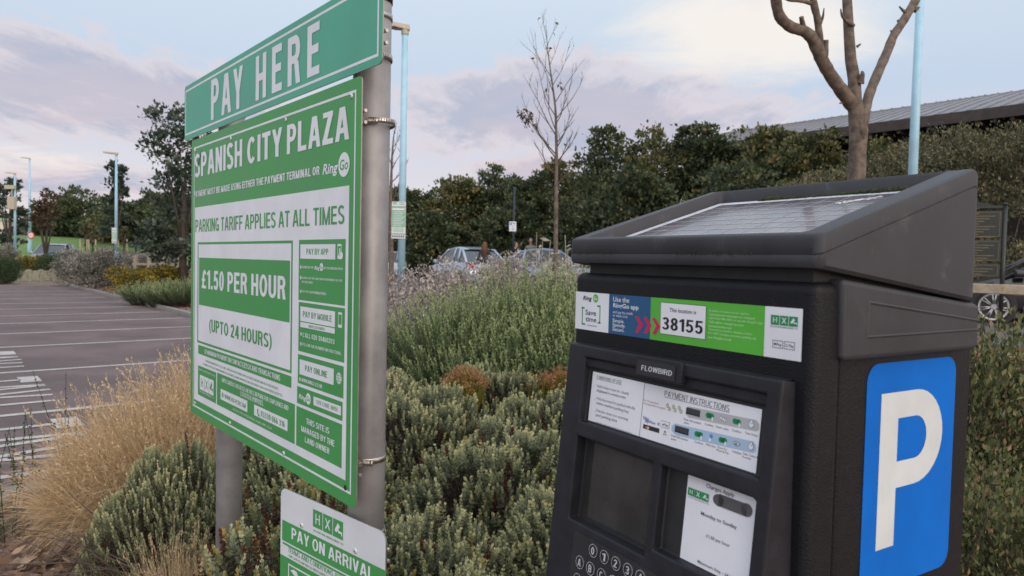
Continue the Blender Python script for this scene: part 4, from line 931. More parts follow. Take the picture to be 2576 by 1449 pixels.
# front panel: leaning slab with windows sunk into it
S0 = 1/math.hypot(1, .1)
def tp(a, s, d): return (a, -.02+.1*S0*s+d*S0, Z(-.135+S0*s)-d*.1*S0)     # d > 0 goes into the machine
ua = [.020, .034, .052, .062, .084, .2262, .2420, .2765, .3860, .392, .409, .412]; sa = [.0095, -.008, -.0222, -.104, -.118, -.1265, -.1405, -.236, -.2505, -.2600, -.62]
DEP = {}
def depth(i, j):
    u = (ua[i]+ua[i+1])/2; s = (sa[j]+sa[j+1])/2
    if .062 < u < .386+.006 and -.104 < s < -.0222: return .013
    if .062 < u < .392 and -.0222 < s < -.008: return .006
    if .062 < u < .2262 and -.2505 < s < -.1265: return .021
    if .2420 < u < .392 and -.236 < s < -.1265: return .015
    return 0.0
m = MB()
nu, ns = len(ua)-1, len(sa)-1
def dq(i, j): return depth(i, j) if 0 <= i < nu and 0 <= j < ns else .09
for i in range(nu):
    for j in range(ns):
        d = depth(i, j); m.add([tp(ua[i], sa[j+1], d), tp(ua[i+1], sa[j+1], d), tp(ua[i+1], sa[j], d), tp(ua[i], sa[j], d)], [(0, 1, 2, 3)], 'panel_plastic' if d < .01 else 'recess')
        for ii, jj, p, q in ((i+1, j, (ua[i+1], sa[j]), (ua[i+1], sa[j+1])), (i, j+1, (ua[i], sa[j+1]), (ua[i+1], sa[j+1])), (i-1, j, (ua[i], sa[j+1]), (ua[i], sa[j])), (i, j-1, (ua[i+1], sa[j]), (ua[i], sa[j]))):
            d2 = dq(ii, jj)
            if d2 > d:
                fl = .010 if d2 > .05 else 0
                a2 = [tp(p[0]+(fl if ii > i else -fl if ii < i else 0), p[1]+(fl if jj < j else 0), d2), tp(q[0]+(fl if ii > i else -fl if ii < i else 0), q[1]+(fl if jj < j else 0), d2)]
                m.add([tp(p[0], p[1], d), tp(q[0], q[1], d), a2[1], a2[0]], [(0, 1, 2, 3)], 'panel_plastic')
fp = m.build('front_panel', pm, bevel=.0045, seg=3, merge=True)
f_t = lambda off: (lambda u, v, d: tp(u, v, off-d-.0006))
m = MB(); draw(INSTR, m, f_t(.013), .00018); tag(m.build('instruction_card', fp, recalc=False), 'white card with conditions of use and payment instructions')
m = MB(); draw([i for i in CHARGES if i[0] != 'R' or i[6] > 1], m, f_t(.0145), .00018)
p = [(.2765, -.236), (.385, -.236), (.385, -.150)]+[(.385-.012+.012*math.cos(math.radians(t)), -.144+.012*math.sin(math.radians(t))) for t in range(0, 91, 15)]+[(.2765, -.130)]
p = [(.2768, -.2355), (.385, -.2355)]+[(.385-.010+.010*math.cos(math.radians(t)), -.1395+.010*math.sin(math.radians(t))) for t in range(0, 91, 15)]+[(.2768, -.1290)]
m.add([tp(a, s, .0144) for a, s in p], [tuple(range(len(p)))], 'ink_paper'); tag(m.build('charges_card', fp, recalc=False), 'white card listing the hourly charge')
m = MB(); m.add([tp(a, s, .020) for a, s in ((.0630, -.2495), (.2255, -.2495), (.2255, -.1275), (.0630, -.1275))], [(0, 1, 2, 3)], 'recess'); m.add([tp(a, s, .0192) for a, s in ((.0700, -.2455), (.2255, -.2455), (.2255, -.1335), (.0700, -.1335))], [(0, 1, 2, 3)], 'screen'); m.build('screen', fp, recalc=False)
m = MB()
bx = rrect(.180, -.0185, .2655, .0105, .004, 3)
m.prism(bx, -.0052, .012, 'panel_plastic', lambda u, v, h: tp(u, v, h)); bd = m.build('name_badge', fp, bevel=.002)
m = MB(); draw([('R', .1850, -.0155, .2562, .0045, 'dark', 1)]+BADGE[1:], m, f_t(-.0052), .0002); m.build('badge_lettering', bd, recalc=False)
# keypad
m = MB(); m.prism(rrect(.0815, -.60, .405, -.2630, .006, 3), -.0016, .004, 'key', lambda u, v, h: tp(u, v, h)); kp = m.build('keypad', fp)
rows = [('0123456789', .1303-.0002, -.2764), ('ABCDEFGHI', .1034, -.3026), ('JKLMNOPQR', .1020, -.3285), ('STUVWXYZ', .1030, -.3545)]
for t, x0, s0 in rows:
    for i, ch in enumerate(t):
        x = x0+i*.0247; s = s0+i*.0019*0
        if x > .395: break
        m = MB(); q = 20
        m.add([tp(x+.0098*math.cos(2*math.pi*k/q), s+.0098*math.sin(2*math.pi*k/q), -.0016) for k in range(q)]+[tp(x+.0092*math.cos(2*math.pi*k/q), s+.0092*math.sin(2*math.pi*k/q), -.0030) for k in range(q)], [(k, (k+1) % q, q+(k+1) % q, q+k) for k in range(q)]+[tuple(range(q, 2*q))], 'key')
        m.add([tp(x+r*math.cos(2*math.pi*k/q), s+r*math.sin(2*math.pi*k/q), -.0033) for r in (.0092, .0086) for k in range(q)], [(k, (k+1) % q, q+(k+1) % q, q+k) for k in range(q)], 'ink_paleg')
        draw([('T', ch, x-.0034, s-.0052, x+.0034, s+.0052, 'paleg', 1, .015, 0)], m, f_t(-.0030)); m.build('key', kp, recalc=False)
# the big P sticker on the side
m = MB(); sd_ = lambda u, v, d: (.4302+d, u, Z(v))
bp = rrect(.1105, -.392, .3112, -.1126, .022, 8); m.add([sd_(a, c, .0004) for a, c in bp], [tuple(range(len(bp)))], 'ink_pblue')
def poly_hole(outer, inner, d, mt):
    cu = bpy.data.curves.new('p', 'CURVE'); cu.dimensions = '2D'; cu.fill_mode = 'FRONT'
    for pts in (outer, inner):
        s = cu.splines.new('POLY'); s.points.add(len(pts)-1); s.use_cyclic_u = True
        for q, p in zip(s.points, pts): q.co = (p[0]*10, p[1]*10, 0, 1)
    ob = bpy.data.objects.new('p', cu); me = bpy.data.meshes.new_from_object(ob)
    m.add([sd_(v.co.x/10, v.co.y/10, d) for v in me.vertices], [tuple(p.vertices) for p in me.polygons], mt)
    bpy.data.objects.remove(ob); bpy.data.curves.remove(cu); bpy.data.meshes.remove(me)
def arc(c, ru, rv, n=16): return [(c[0]+ru*math.cos(t), c[1]+rv*math.sin(t)) for t in [math.pi/2-math.pi*k/n for k in range(n+1)]]
outer = [(.1408, -.1498)]+arc((.219, -.2095), .0633, .0597)+[(.1788, -.2692), (.1788, -.3408), (.1408, -.3408)]
inner = [(.1785, -.1826)]+arc((.2175, -.2095), .0265, .0269)+[(.1785, -.2364)]
poly_hole(outer, inner, .0008, 'ink_pwhite'); tag(m.build('parking_sticker', pm, recalc=False), 'blue sticker with a large white letter P')
# ------------------------------------------------------------------ street lamps and the plates they carry
def gp(x, y):                   # where the ray through a pixel of the photograph meets the ground
    d = at(x, y, 1)-Vector((0, 0, EYE)); Y = 1.0
    while Y < 200:
        p = at(x, y, Y)
        if p.z <= gz(p.x, p.y): return Vector((p.x, p.y, gz(p.x, p.y)))
        Y *= 1.004
    return p
def lamp(loc, H, label, rb=.062, rt_=.038, base=1.1, hl=.46, ang=math.pi, big=1.0, headless=False):
    r = empty('street_lamp', loc); tag(r, label, 'street lamp', 'pale blue street lamps')
    m = MB(); m.tube([(0, 0, -.2), (0, 0, base-.04), (0, 0, base+.05)], [rb*1.5, rb*1.5, rb], 'blue_paint', 20); m.build('base', r)
    m = MB(); m.tube([(0, 0, base+.04), (0, 0, H)], [rb, rt_], 'blue_paint', 20); m.build('pole', r)
    m = MB(); m.box((-.045, -rb*1.5-.006, base*.45), (.045, -rb*1.2, base*.85), 'blue_paint'); m.build('access_door', r, bevel=.004)
    m = MB(); m.tube([(0, 0, base+.05), (0, 0, base+.09)], rb*1.12, 'blue_paint', 20); m.build('collar', r)
    m = MB(); c, s = math.cos(ang), math.sin(ang); f = lambda x, y, z: (x*c-y*s, x*s+y*c, z)
    m.tube([(0, 0, H-.02), (0, 0, H+.09)], rt_*1.25, 'lamp_cream', 14)
    hw = .085*big; L = hl
    top = [(-.07, -.5), (-.07, .5), (.1, .8), (L*.5, 1), (L, .62), (L, -.62), (L*.5, -1), (.1, -.8)]
    vs = [f(x, y*hw, H+.055+x*.10) for x, y in top]+[f(x, y*hw*.9, H+.135+x*.06) for x, y in top]; n = len(top)
    m.add(vs, [tuple(range(n)), tuple(reversed(range(n, 2*n)))]+[(i, n+i, n+(i+1) % n, (i+1) % n) for i in range(n)], 'lamp_cream'); hd = m.build('lamp_head', r, bevel=.012)
    m = MB(); m.add([f(.12, -hw*.6, H+.060), f(L*.9, -hw*.5, H+.058+L*.09), f(L*.9, hw*.5, H+.058+L*.09), f(.12, hw*.6, H+.060)], [(0, 1, 2, 3)], 'lamp_glass'); m.build('lens', hd, recalc=False)
    return r
pM = at(1009, 700, 11.0); pM.z = gz(pM.x, pM.y)
HM = at(1020, 68, 11.0).z-.1
lamp(pM-Vector((0, 0, pM.z)), HM, 'pale blue street lamp close behind the green boards', .060, .046, .9, .30, math.radians(188), 1.15)
pA = gp(292, 716); lamp(pA, at(292, 387, pA.y).z-pA.z-.08, 'pale blue street lamp between the grey shrubs and the yellow bush', .066, .040, 1.3, .50)
pB = at(38, 650, 46); pB.z = .3; lamp(pB, at(36, 436, 46).z-.4, 'pale blue street lamp with a cream camera box, at the left edge', .085, .055, 1.3, .6)
pC = at(75, 640, 58); pC.z = .5; lamp(pC, at(73, 398, 58).z-.6, 'tall pale blue street lamp with a round red sign, far left', .12, .06, 2.4, .7)
pR = at(2297, 420, 10.2); pR.z = gz(pR.x, pR.y); lamp(pR, 5.6, 'pale blue lamp pole behind the bare tree, in front of the long roof', .068, .050, 1.0, .34, math.radians(200))
def plate(name, label, cat_, loc, w_, h_, items, ang=0.0, face='board_white'):
    r = empty(name, loc, ang); tag(r, label, cat_); m = MB(); p = rrect(-w_/2, 0, w_/2, h_, .015, 3); n = len(p); V = lambda u, v, d: (u, -d, v)
    m.add([V(a, c, 0) for a, c in p], [tuple(range(n))], face); m.add([V(a, c, -.004) for a, c in p], [tuple(reversed(range(n)))], 'alu_edge')
    m.add([V(a, c, 0) for a, c in p]+[V(a, c, -.004) for a, c in p], [(i, n+i, n+(i+1) % n, (i+1) % n) for i in range(n)], 'alu_edge'); m.build('panel', r, recalc=False)
    m = MB(); draw(items, m, V, .001); m.build('printed_face', r, recalc=False)
    
    for q_ in (.2, .85): m = MB(); m.box((-.03, .004, h_*q_), (.03, .05, h_*q_+.03), 'steel'); m.build('bracket', r)
    return r
def notice_items(w_, h_):
    it = [('R', -w_/2+.005, .30*h_, w_/2-.005, .86*h_, 'pgreen', 1), ('R', -w_/2+.005, .10*h_, w_/2-.005, .14*h_, 'pgreen', 1), ('H', -w_*.42, .90*h_, -w_*.12, .97*h_, 'pgreen', 'white', 1), ('R', -w_*.44, .755*h_, w_*.44, .80*h_, 'white', 2), ('R', 0, .90*h_, w_*.42, .915*h_, 'green', 1), ('R', 0, .94*h_, w_*.42, .955*h_, 'green', 1)]
    for i in range(9): it.append(('R', -w_*.36, (.34+.045*i)*h_, w_*(.2+.2*((i*7) % 3)/2), (.352+.045*i)*h_, 'white', 2))
    for i in range(5): it.append(('R', -w_*.42, (.17+.025*i)*h_, w_*.4, (.178+.025*i)*h_, 'green', 1))
    for i in range(6): it.append(('R', (-.44+.15*i)*w_, .03*h_, (-.34+.15*i)*w_, .08*h_, 'grey', 1))
    return it
q = at(1002, 600, 10.92); plate('parking_notice', 'green and white parking notice on the blue lamp behind the boards', 'notice', q, .215, at(1002, 507, 10.92).z-q.z, notice_items(.215, .57), math.radians(-4))
q = at(287, 612, pA.y-.08); plate('parking_notice', 'small pale green notice on the lamp beside the grey shrubs', 'notice', q, .17, at(287, 573, pA.y).z-q.z, notice_items(.17, .6), math.radians(20))
q = at(30, 510, 45.8); r = empty('camera_box', q); tag(r, 'cream camera box with a hood mounted on the lamp at the left edge', 'camera')
m = MB(); m.box((-.22, -.15, -.42), (.22, .15, .38), 'lamp_cream'); m.build('box', r, bevel=.02); m = MB(); m.box((-.42, -.12, .85), (.2, .12, 1.10), 'lamp_cream'); m.box((-.03, -.03, .38), (.03, .03, .86), 'lamp_cream'); m.build('camera_housing', r, bevel=.02)
q = at(77.5, 592, 57.8); r = empty('road_sign', q); tag(r, 'round white road sign with a red ring on the tall far lamp', 'road sign')
m = MB(); ng = 24; m.add([(.30*math.cos(2*math.pi*i/ng), 0, .30*math.sin(2*math.pi*i/ng)) for i in range(ng)], [tuple(range(ng))], 'red_ring'); m.add([(.21*math.cos(2*math.pi*i/ng), -.004, .21*math.sin(2*math.pi*i/ng)) for i in range(ng)], [tuple(range(ng))], 'cream_wall'); m.build('disc', r, recalc=False)
m = MB(); m.box((-.05, .006, -.2), (.05, .05, .2), 'steel'); m.build('bracket', r)
# parking place sign on a dark pole by the parked cars
q = at(1291, 640, 26.5); q.z = gz(q.x, q.y); r = empty('sign_pole', q); tag(r, 'thin dark pole standing behind the grey shrubs', 'pole')
m = MB(); m.tube([(0, 0, 0), (0, 0, at(1292, 470, 26.5).z-q.z)], .038, 'navy_rail', 10); m.build('pole', r); m = MB(); m.tube([(0, 0, 0), (0, 0, .9)], .055, 'navy_rail', 10); m.build('pole_base', r)
q = at(1289.5, 582, 26.44); plate('parking_sign', 'small white parking sign with a blue symbol on the thin dark pole', 'road sign', q, .26, .36, [('R', -.11, .24, -.03, .33, 'pblue', 1), ('T', 'P', -.09, .255, -.05, .315, 'white', 2, .01, 0), ('R', -.01, .27, .10, .285, 'grey', 1), ('R', -.01, .30, .10, .315, 'grey', 1), ('R', -.08, .20, .10, .21, 'grey', 1), ('R', -.02, .15, .03, .16, 'grey', 1), ('R', -.07, .11, .08, .12, 'grey', 1), ('R', -.03, .05, .05, .07, 'grey', 1)])
# dark notice board with gold lettering by the hedge
q = at(2425, 690, 12.6); q.z = gz(q.x, q.y); r = empty('history_board', q, math.radians(-28)); tag(r, 'tall dark notice board with gold lettering in front of the hedge', 'notice board')
zt = at(2490, 520, 12.6).z-q.z; zb = at(2490, 700, 12.6).z-q.z
hts = [(zb+.02, zb+.25), (zb+.29, zb+.66), (zb+.70, zb+1.16), (zb+1.20, zt)]
for a, c in hts:
    m = MB(); m.box((-.52, -.02, a), (.52, .02, c), 'board_dark'); 
    m2 = m.build('panel', r, bevel=.006); m = MB(); n_ = max(1, int((c-a)/.045))
    for i in range(n_): z = c-.05-i*.045; wl = .42-.12*((i*5+3) % 4)/3; m.add([(-.42, -.0225, z), (-.42+2*wl, -.0225, z), (-.42+2*wl, -.0225, z+.010), (-.42, -.0225, z+.010)], [(0, 1, 2, 3)], 'gold')
    for x0, z0, x1, z1 in ((-.49, a+.02, .49, a+.026), (-.49, c-.026, .49, c-.02), (-.49, a+.02, -.484, c-.02), (.484, a+.02, .49, c-.02)): m.add([(x0, -.0225, z0), (x1, -.0225, z0), (x1, -.0225, z1), (x0, -.0225, z1)], [(0, 1, 2, 3)], 'gold')
    m.build('gold_lettering', m2, recalc=False)
for s in (-1, 1): m = MB(); m.tube([(s*.56, 0, -.1), (s*.56, 0, zt+.02)], .035, 'board_dark', 12); m.tube([(s*.56, 0, zt+.02), (s*.56, 0, zt+.05)], [.05, .02], 'board_dark', 12); m.build('post', r)
m = MB(); m.prism([(-.4, 0), (.4, 0), (.3, .05), (.18, .06), (.12, .16), (0, .2), (-.12, .16), (-.18, .06), (-.3, .05)], -.02, .02, 'board_dark', lambda u, v, h: (u, h, zt+v)); m.build('crest', r)
# ------------------------------------------------------------------ fences
def rail_fence(p0, p1, name, label, cat_, hh, npost, wd=.12):
    r = empty(name, p0); tag(r, label, cat_); d = p1-p0
    for i in range(npost):
        p = d*(i/(npost-1)); z0 = gz(p0.x+p.x, p0.y+p.y)-p0.z; m = MB(); m.box((p.x-wd/2, p.y-wd/2, z0-.2), (p.x+wd/2, p.y+wd/2, z0+hh), 'timber'); m.build('post', r, bevel=.012)
    m = MB(); ang = math.atan2(d.y, d.x); mt = Matrix.Translation(d/2+Vector((0, 0, hh*.60))) @ Matrix.Rotation(ang, 4, 'Z') @ Matrix.Rotation(-math.asin(d.z/d.length), 4, 'Y'); m.box((-d.length/2-.2, -.05, -.06), (d.length/2+.2, .05, .06), 'timber', mt); m.build('rail', r, bevel=.01)
    return r
p0 = at(341, 684, 35); p0.z = gz(p0.x, p0.y); p1 = at(520, 690, 33.5); p1.z = gz(p1.x, p1.y)
rail_fence(p0, p1, 'timber_fence', 'low timber post and rail fence beyond the grey shrubs', 'fence', 1.08, 6, .17)
p0 = site(-4.3, 11.5); p0.z = gz(p0.x, p0.y); p1 = site(1.5, 11.5); p1.z = gz(p1.x, p1.y)
r = empty('knee_rail', p0); tag(r, 'pale timber rail in front of the black car', 'fence'); d = p1-p0; ang = math.atan2(d.y, d.x)
mt = Matrix.Translation(d/2+Vector((0, 0, at(2500, 727, 9.9).z-p0.z))) @ Matrix.Rotation(ang, 4, 'Z'); m = MB(); m.box((-d.length/2, -.07, -.065), (d.length/2, .07, .065), 'new_timber', mt); m.build('rail', r, bevel=.008)
for i in range(3): p = d*(.02+.48*i); m = MB(); m.box((p.x-.06, p.y-.06, -.2), (p.x+.06, p.y+.06, at(2500, 727, 9.9).z-p0.z-.066), 'new_timber'); m.build('post', r, bevel=.006)
def railings(name, label, p0, p1, hh, sp_, posts=6):
    r = empty(name, p0); tag(r, label, 'fence'); d = p1-p0; m = MB(); n = int(d.length/sp_)
    for i in range(n+1):
        p = d*(i/n); m.tube([(p.x, p.y, p.z), (p.x, p.y, p.z+hh)], .013, 'navy_rail', 4, smooth=False)
    m.build('bars', r); m = MB()
    for z in (.15, hh-.12): m.tube([(0, 0, z), (d.x, d.y, d.z+z)], .022, 'navy_rail', 6)
    m.build('rails', r)
    for i in range(posts): p = d*(i/(posts-1)); m = MB(); m.tube([(p.x, p.y, p.z-.1), (p.x, p.y, p.z+hh+.1)], .05, 'navy_rail', 8); m.build('post', r)
p0 = at(341, 646, 46); p1 = at(560, 640, 42); railings('blue_railings', 'dark blue metal railings on the grass beside the big dark tree', p0, p1, 1.25, .12, 7)
p0 = at(950, 655, 36); p0.z = .5; p1 = at(1560, 655, 31); p1.z = .5; railings('blue_railings', 'dark blue metal railings under the wood behind the parked cars', p0, p1, 1.3, .13, 9)
# timber sleeper edging far left
r = empty('sleeper_wall', at(45, 695, 35.5)); tag(r, 'low wall of timber sleepers in front of the round dark shrub', 'low wall'); r.location.z = 0
q0 = at(42, 700, 34.5); q1 = at(158, 700, 36.5); q0.z = q1.z = 0; o_ = r.location
for i in range(4):
    a = q0+(q1-q0)*(i/4)-o_; c = q0+(q1-q0)*((i+1)/4)-o_; d = c-a; mt = Matrix.Translation((a+c)/2) @ Matrix.Rotation(math.atan2(d.y, d.x), 4, 'Z')
    m = MB(); m.box((-d.length/2+.07, -.07, 0), (d.length/2-.07, .07, .50), 'sleeper', mt); m.build('sleeper', r, bevel=.01); m = MB(); m.box((d.length/2-.07, -.12, -.1), (d.length/2+.07, .10, .56), 'sleeper', mt); m.build('post', r, bevel=.01)
# ------------------------------------------------------------------ buildings
r = empty('long_building', site(0, 0)); bl = at(2576, 289, 20.7); tag(r, 'long low building with a grey metal roof and dark timber eaves behind the hedge', 'building')
P = lambda u, v, z: (EU.x*u+EV.x*v, EU.y*u+EV.y*v, z)
e0 = bl; ev_ = e0.x*EV.x+e0.y*EV.y; eu_ = e0.x*EU.x+e0.y*EU.y; ze = e0.z
rg = at(2576, 232, 28.0); rv_ = rg.x*EV.x+rg.y*EV.y; zr = rg.z
U0, U1 = eu_-13.5, eu_+7
m = MB(); nseg = 46; ke = 8
def roofz(t): return ze+.32+(zr-ze-.32)*(1-(1-t)**1.25)
for i in range(nseg):
    a = U0+(U1-U0)*i/nseg; c = U0+(U1-U0)*(i+1)/nseg
    for k in range(ke): t0, t1 = k/ke, (k+1)/ke; m.add([P(a, ev_+(rv_-ev_)*t0, roofz(t0)), P(c, ev_+(rv_-ev_)*t0, roofz(t0)), P(c, ev_+(rv_-ev_)*t1, roofz(t1)), P(a, ev_+(rv_-ev_)*t1, roofz(t1))], [(0, 1, 2, 3)], 'roof_zinc')
    for k in range(ke): t0, t1 = k/ke, (k+1)/ke; m.tube([P(a, ev_+(rv_-ev_)*t0, roofz(t0)+.02), P(a, ev_+(rv_-ev_)*t1, roofz(t1)+.01)], .013, 'roof_zinc', 5, caps=False)
m.tube([P(U0, rv_, zr+.03), P(U1, rv_, zr+.03)], .06, 'roof_zinc', 6)
for i in range(nseg): a = U0+(U1-U0)*i/nseg; m.tube([P(a, rv_, zr), P(a, rv_, zr+.12)], .05, 'roof_zinc', 6)
m.add([P(U0, rv_+.01, zr), P(U1, rv_+.01, zr), P(U1, rv_+9, ze), P(U0, rv_+9, ze)], [(0, 1, 2, 3)], 'roof_zinc'); m.build('roof', r, recalc=False)
m = MB(); m.add([P(U0, ev_-.02, ze), P(U1, ev_-.02, ze), P(U1, ev_-.02, ze+.33), P(U0, ev_-.02, ze+.33)], [(0, 1, 2, 3)], 'fascia'); m.add([P(U0, ev_, ze), P(U1, ev_, ze), P(U1, ev_+2.2, ze+.28), P(U0, ev_+2.2, ze+.28)], [(0, 1, 2, 3)], 'dark_wood'); fa = m.build('fascia', r, recalc=False)
m = MB()
for i in range(46): u = U0+(U1-U0)*(i+.5)/46; m.box((0, 0, 0), (.10, 2.0, .16), 'fascia', Matrix.Translation(P(u, ev_+.05, ze-.10)) @ Matrix.Rotation(SA, 4, 'Z'))
m.build('rafter_end', r)
m = MB(); m.add([P(U0, ev_+2.2, 0), P(U1, ev_+2.2, 0), P(U1, ev_+2.2, ze+.28), P(U0, ev_+2.2, ze+.28)], [(0, 1, 2, 3)], 'dark_wood'); m.add([P(U0, ev_+2.2, 0), P(U0, rv_+9, 0), P(U0, rv_+9, ze), P(U0, ev_+2.2, ze)], [(0, 1, 2, 3)], 'dark_wood'); m.build('wall', r, recalc=False)
for i in range(10):
    u = eu_-10+i*1.6; m = MB(); m.box((0, -.03, 0), (1.5, .03, .95), 'win_dark', Matrix.Translation(P(u, ev_+2.12, ze-1.15)) @ Matrix.Rotation(SA, 4, 'Z')); wn = m.build('window', r); m = MB(); m.box((.05, -.05, .05), (1.45, -.035, .9), 'glazing', Matrix.Translation(P(u, ev_+2.12, ze-1.15)) @ Matrix.Rotation(SA, 4, 'Z')); m.build('pane', wn)
# pale house far left
Yh = 78.; hl_ = at(-60, 620, Yh); hr = at(12, 620, Yh); r = empty('pale_house', (hl_.x, Yh, .6)); tag(r, 'cream and mint green house with a slate roof at the far left', 'house')
def hb(name, x0, x1, y0, y1, Y0, Y1, mt, bevel=0, parent=None):
    a = at(x0, y1, Y0); c = at(x1, y0, Y0); m = MB(); m.box((a.x-r.location.x, Y0-Yh, a.z-.6), (c.x-r.location.x, Y1-Yh, c.z-.6), mt); return m.build(name, parent or r)
hb('wall', -60, 10, 553, 640, Yh, Yh+8, 'cream_wall'); hb('parapet', -62, 12, 549, 553, Yh-.2, Yh+8, 'mint_wall')
hb('wing_wall', 10, 62, 588, 640, Yh+.6, Yh+7, 'cream_wall'); hb('mint_bay', 12, 33, 592, 618, Yh+.35, Yh+.6, 'mint_wall'); hb('plinth', -60, 62, 618, 645, Yh-.1, Yh+6, 'cream_wall')
for x0, x1 in ((43, 51), (53.5, 60)): wnd = hb('window', x0, x1, 596, 616, Yh+.5, Yh+.62, 'cream_wall'); hb('pane', x0+.8, x1-.8, 598, 606, Yh+.46, Yh+.5, 'win_dark', parent=wnd); hb('pane', x0+.8, x1-.8, 607.5, 614.5, Yh+.46, Yh+.5, 'win_dark', parent=wnd)
m = MB(); a = at(4, 588, Yh); c = at(66, 588, Yh); z1 = at(30, 538, Yh+4).z; ox = Vector((r.location.x, Yh, .6))
m.add([Vector(p)-ox for p in ((a.x, Yh+.2, a.z), (c.x, Yh+.2, c.z), (c.x-1, Yh+4, z1), (a.x, Yh+4, z1), (c.x, Yh+8, c.z), (a.x, Yh+8, a.z))], [(0, 1, 2, 3), (3, 2, 4, 5), (1, 4, 2), (0, 3, 5)], 'slate'); m.build('roof', r)
# ------------------------------------------------------------------ cars
def car(label, paint, front, ground, heading, L=3.95, Wd=1.74, H=1.48, bonnet=.9, grp='parked cars', tail=.45):
    """heading: direction the bonnet points to. ground: centre point on the road"""
    r = empty('parked_car', ground, heading); tag(r, label, 'car', grp); h2 = L/2; W2 = Wd/2; belt = H*.62
    st = [(-h2, .42, belt-.24, .80), (-h2+.05, .28, belt-.08, .90), (-h2+.35, .22, belt+.03, .98), (-h2+1.1, .20, belt+.02, 1.0), (0, .20, belt, 1.0), (h2-bonnet-.35, .20, belt-.01, 1.0), (h2-bonnet+.1, .20, belt-.06, .99), (h2-.4, .22, belt-.16, .96), (h2-.08, .26, belt-.27, .86), (h2, .36, belt-.36, .72)]
    m = MB(); k = 12; vs = []
    for x, zb, zt_, wf in st:
        w_ = W2*wf; q = [(w_*.86, zb), (w_*.98, zb+.10), (w_, zb+(zt_-zb)*.5), (w_*.97, zt_-.07), (w_*.90, zt_), (w_*.4, zt_+.025)]
        vs += [(x, y, z) for y, z in q]+[(x, -y, z) for y, z in reversed(q)]
    fs = [(i*k+j, i*k+(j+1) % k, (i+1)*k+(j+1) % k, (i+1)*k+j) for i in range(len(st)-1) for j in range(k)]
    m.add(vs, fs+[tuple(range(k)), tuple(reversed(range((len(st)-1)*k, len(st)*k)))], paint, True); body = m.build('body', r); es = body.modifiers.new('e', 'EDGE_SPLIT'); es.split_angle = .7
    xr0, xr1, xf1, xf0 = -h2+.18, -h2+tail+.42, h2-bonnet-1.0, h2-bonnet-.05
    def gh(x, z): return W2*(.88-.20*(z-belt)/(H-belt))
    G = [(xr0, belt+.02), (xr1-.12, H-.10), (xr1+.25, H-.03), ((xr1+xf1)/2, H), (xf1, H-.05), (xf1+.12, H-.10), (xf0, belt-.05)]
    m = MB(); vs = []
    low = [(xr0, belt-.02), (xr1-.12, belt-.02), (xr1+.25, belt-.02), ((xr1+xf1)/2, belt-.02), (xf1, belt-.02), (xf1+.12, belt-.02), (xf0+.02, belt-.08)]
    for (x, z), (x2, zl) in zip(G, low): vs += [(x2, W2*.89, zl), (x, gh(x, z), z), (x, -gh(x, z), z), (x2, -W2*.89, zl)]
    n = len(G); m.add(vs, [(4*i, 4*i+4, 4*i+5, 4*i+1) for i in range(n-1)]+[(4*i+1, 4*i+5, 4*i+6, 4*i+2) for i in range(n-1)]+[(4*i+2, 4*i+6, 4*i+7, 4*i+3) for i in range(n-1)]+[(0, 1, 2, 3)], 'car_glass'); m.build('glass', r)
    m = MB(); RO = [(xr1-.16, H-.10)]+G[2:5]+[(xf1+.1, H-.085)]; vs = []
    for x, z in RO: y = gh(x, z)+.012; vs += [(x, y, z-.03), (x, y-.02, z+.012), (x, y*.5, z+.03), (x, -y*.5, z+.03), (x, -y+.02, z+.012), (x, -y, z-.03)]
    m.add(vs, [(6*i+j, 6*i+6+j, 6*i+7+j, 6*i+1+j) for i in range(len(RO)-1) for j in range(5)], paint, True); m.build('roof', r)
    for s in (-1, 1):
        y = lambda z: s*(gh(0, z)+.012)
        for a, c, rr in (((xr0-.01, y(belt), belt), (xr1-.12, y(H-.08), H-.08), .055), (((xr1+xf1)/2-.02, y(belt), belt), ((xr1+xf1)/2-.06, y(H-.04), H-.04), .035), ((xf0, y(belt-.05), belt-.05), (xf1+.1, y(H-.08), H-.08), .035), ((xr1-.05, y(belt), belt+.02), (xr1+.05, y(H-.05), H-.05), .05)): m = MB(); m.tube([a, c], rr, paint, 6); m.build('pillar', r)
    for s in (-1, 1):
        m = MB(); m.box((xf0-.30, s*(W2*.93), belt-.02), (xf0-.12, s*(W2*.93+.17), belt+.11), paint); m.build('wing_mirror', r, bevel=.03)
        for x in (-h2+.72, h2-.78):
            m = MB(); yw = s*(W2-.10); m.tube([(x, s*(W2-.25), .32), (x, s*(W2*1.0+.004), .32)], .375, 'trim_black', 28); m.build('wheel_arch', r)
            m = MB(); m.tube([(x, yw-s*.10, .315), (x, yw+s*.09, .315), (x, yw+s*.115, .315)], [.315, .315, .29], 'tyre', 32); tw = m.build('wheel', r)
            m = MB(); yy = yw+s*.117
            m.tube([(x, yy-s*.002, .315), (x, yy+s*.002, .315)], .245, 'trim_black', 28)
            for kx in range(14):
                a = 2*math.pi*kx/14+(.10 if kx % 2 else -.10); cx_, cz_ = math.cos(a), math.sin(a); m.tube([(x+.05*cx_, yy+s*.012, .315+.05*cz_), (x+.225*cx_, yy+s*.008, .315+.225*cz_)], [.012, .014], 'alloy', 5)
            m.tube([(x, yy, .315), (x, yy+s*.022, .315)], [.06, .045], 'alloy', 14)
            vv = []; 
            for kx in range(28): a = 2*math.pi*kx/28; vv += [(x+.215*math.cos(a), yy+s*.006, .315+.215*math.sin(a)), (x+.248*math.cos(a), yy+s*.010, .315+.248*math.sin(a))]
            m.add(vv, [(2*i, 2*i+1, (2*i+3) % 56, (2*i+2) % 56) for i in range(28)], 'alloy'); m.build('rim', tw)
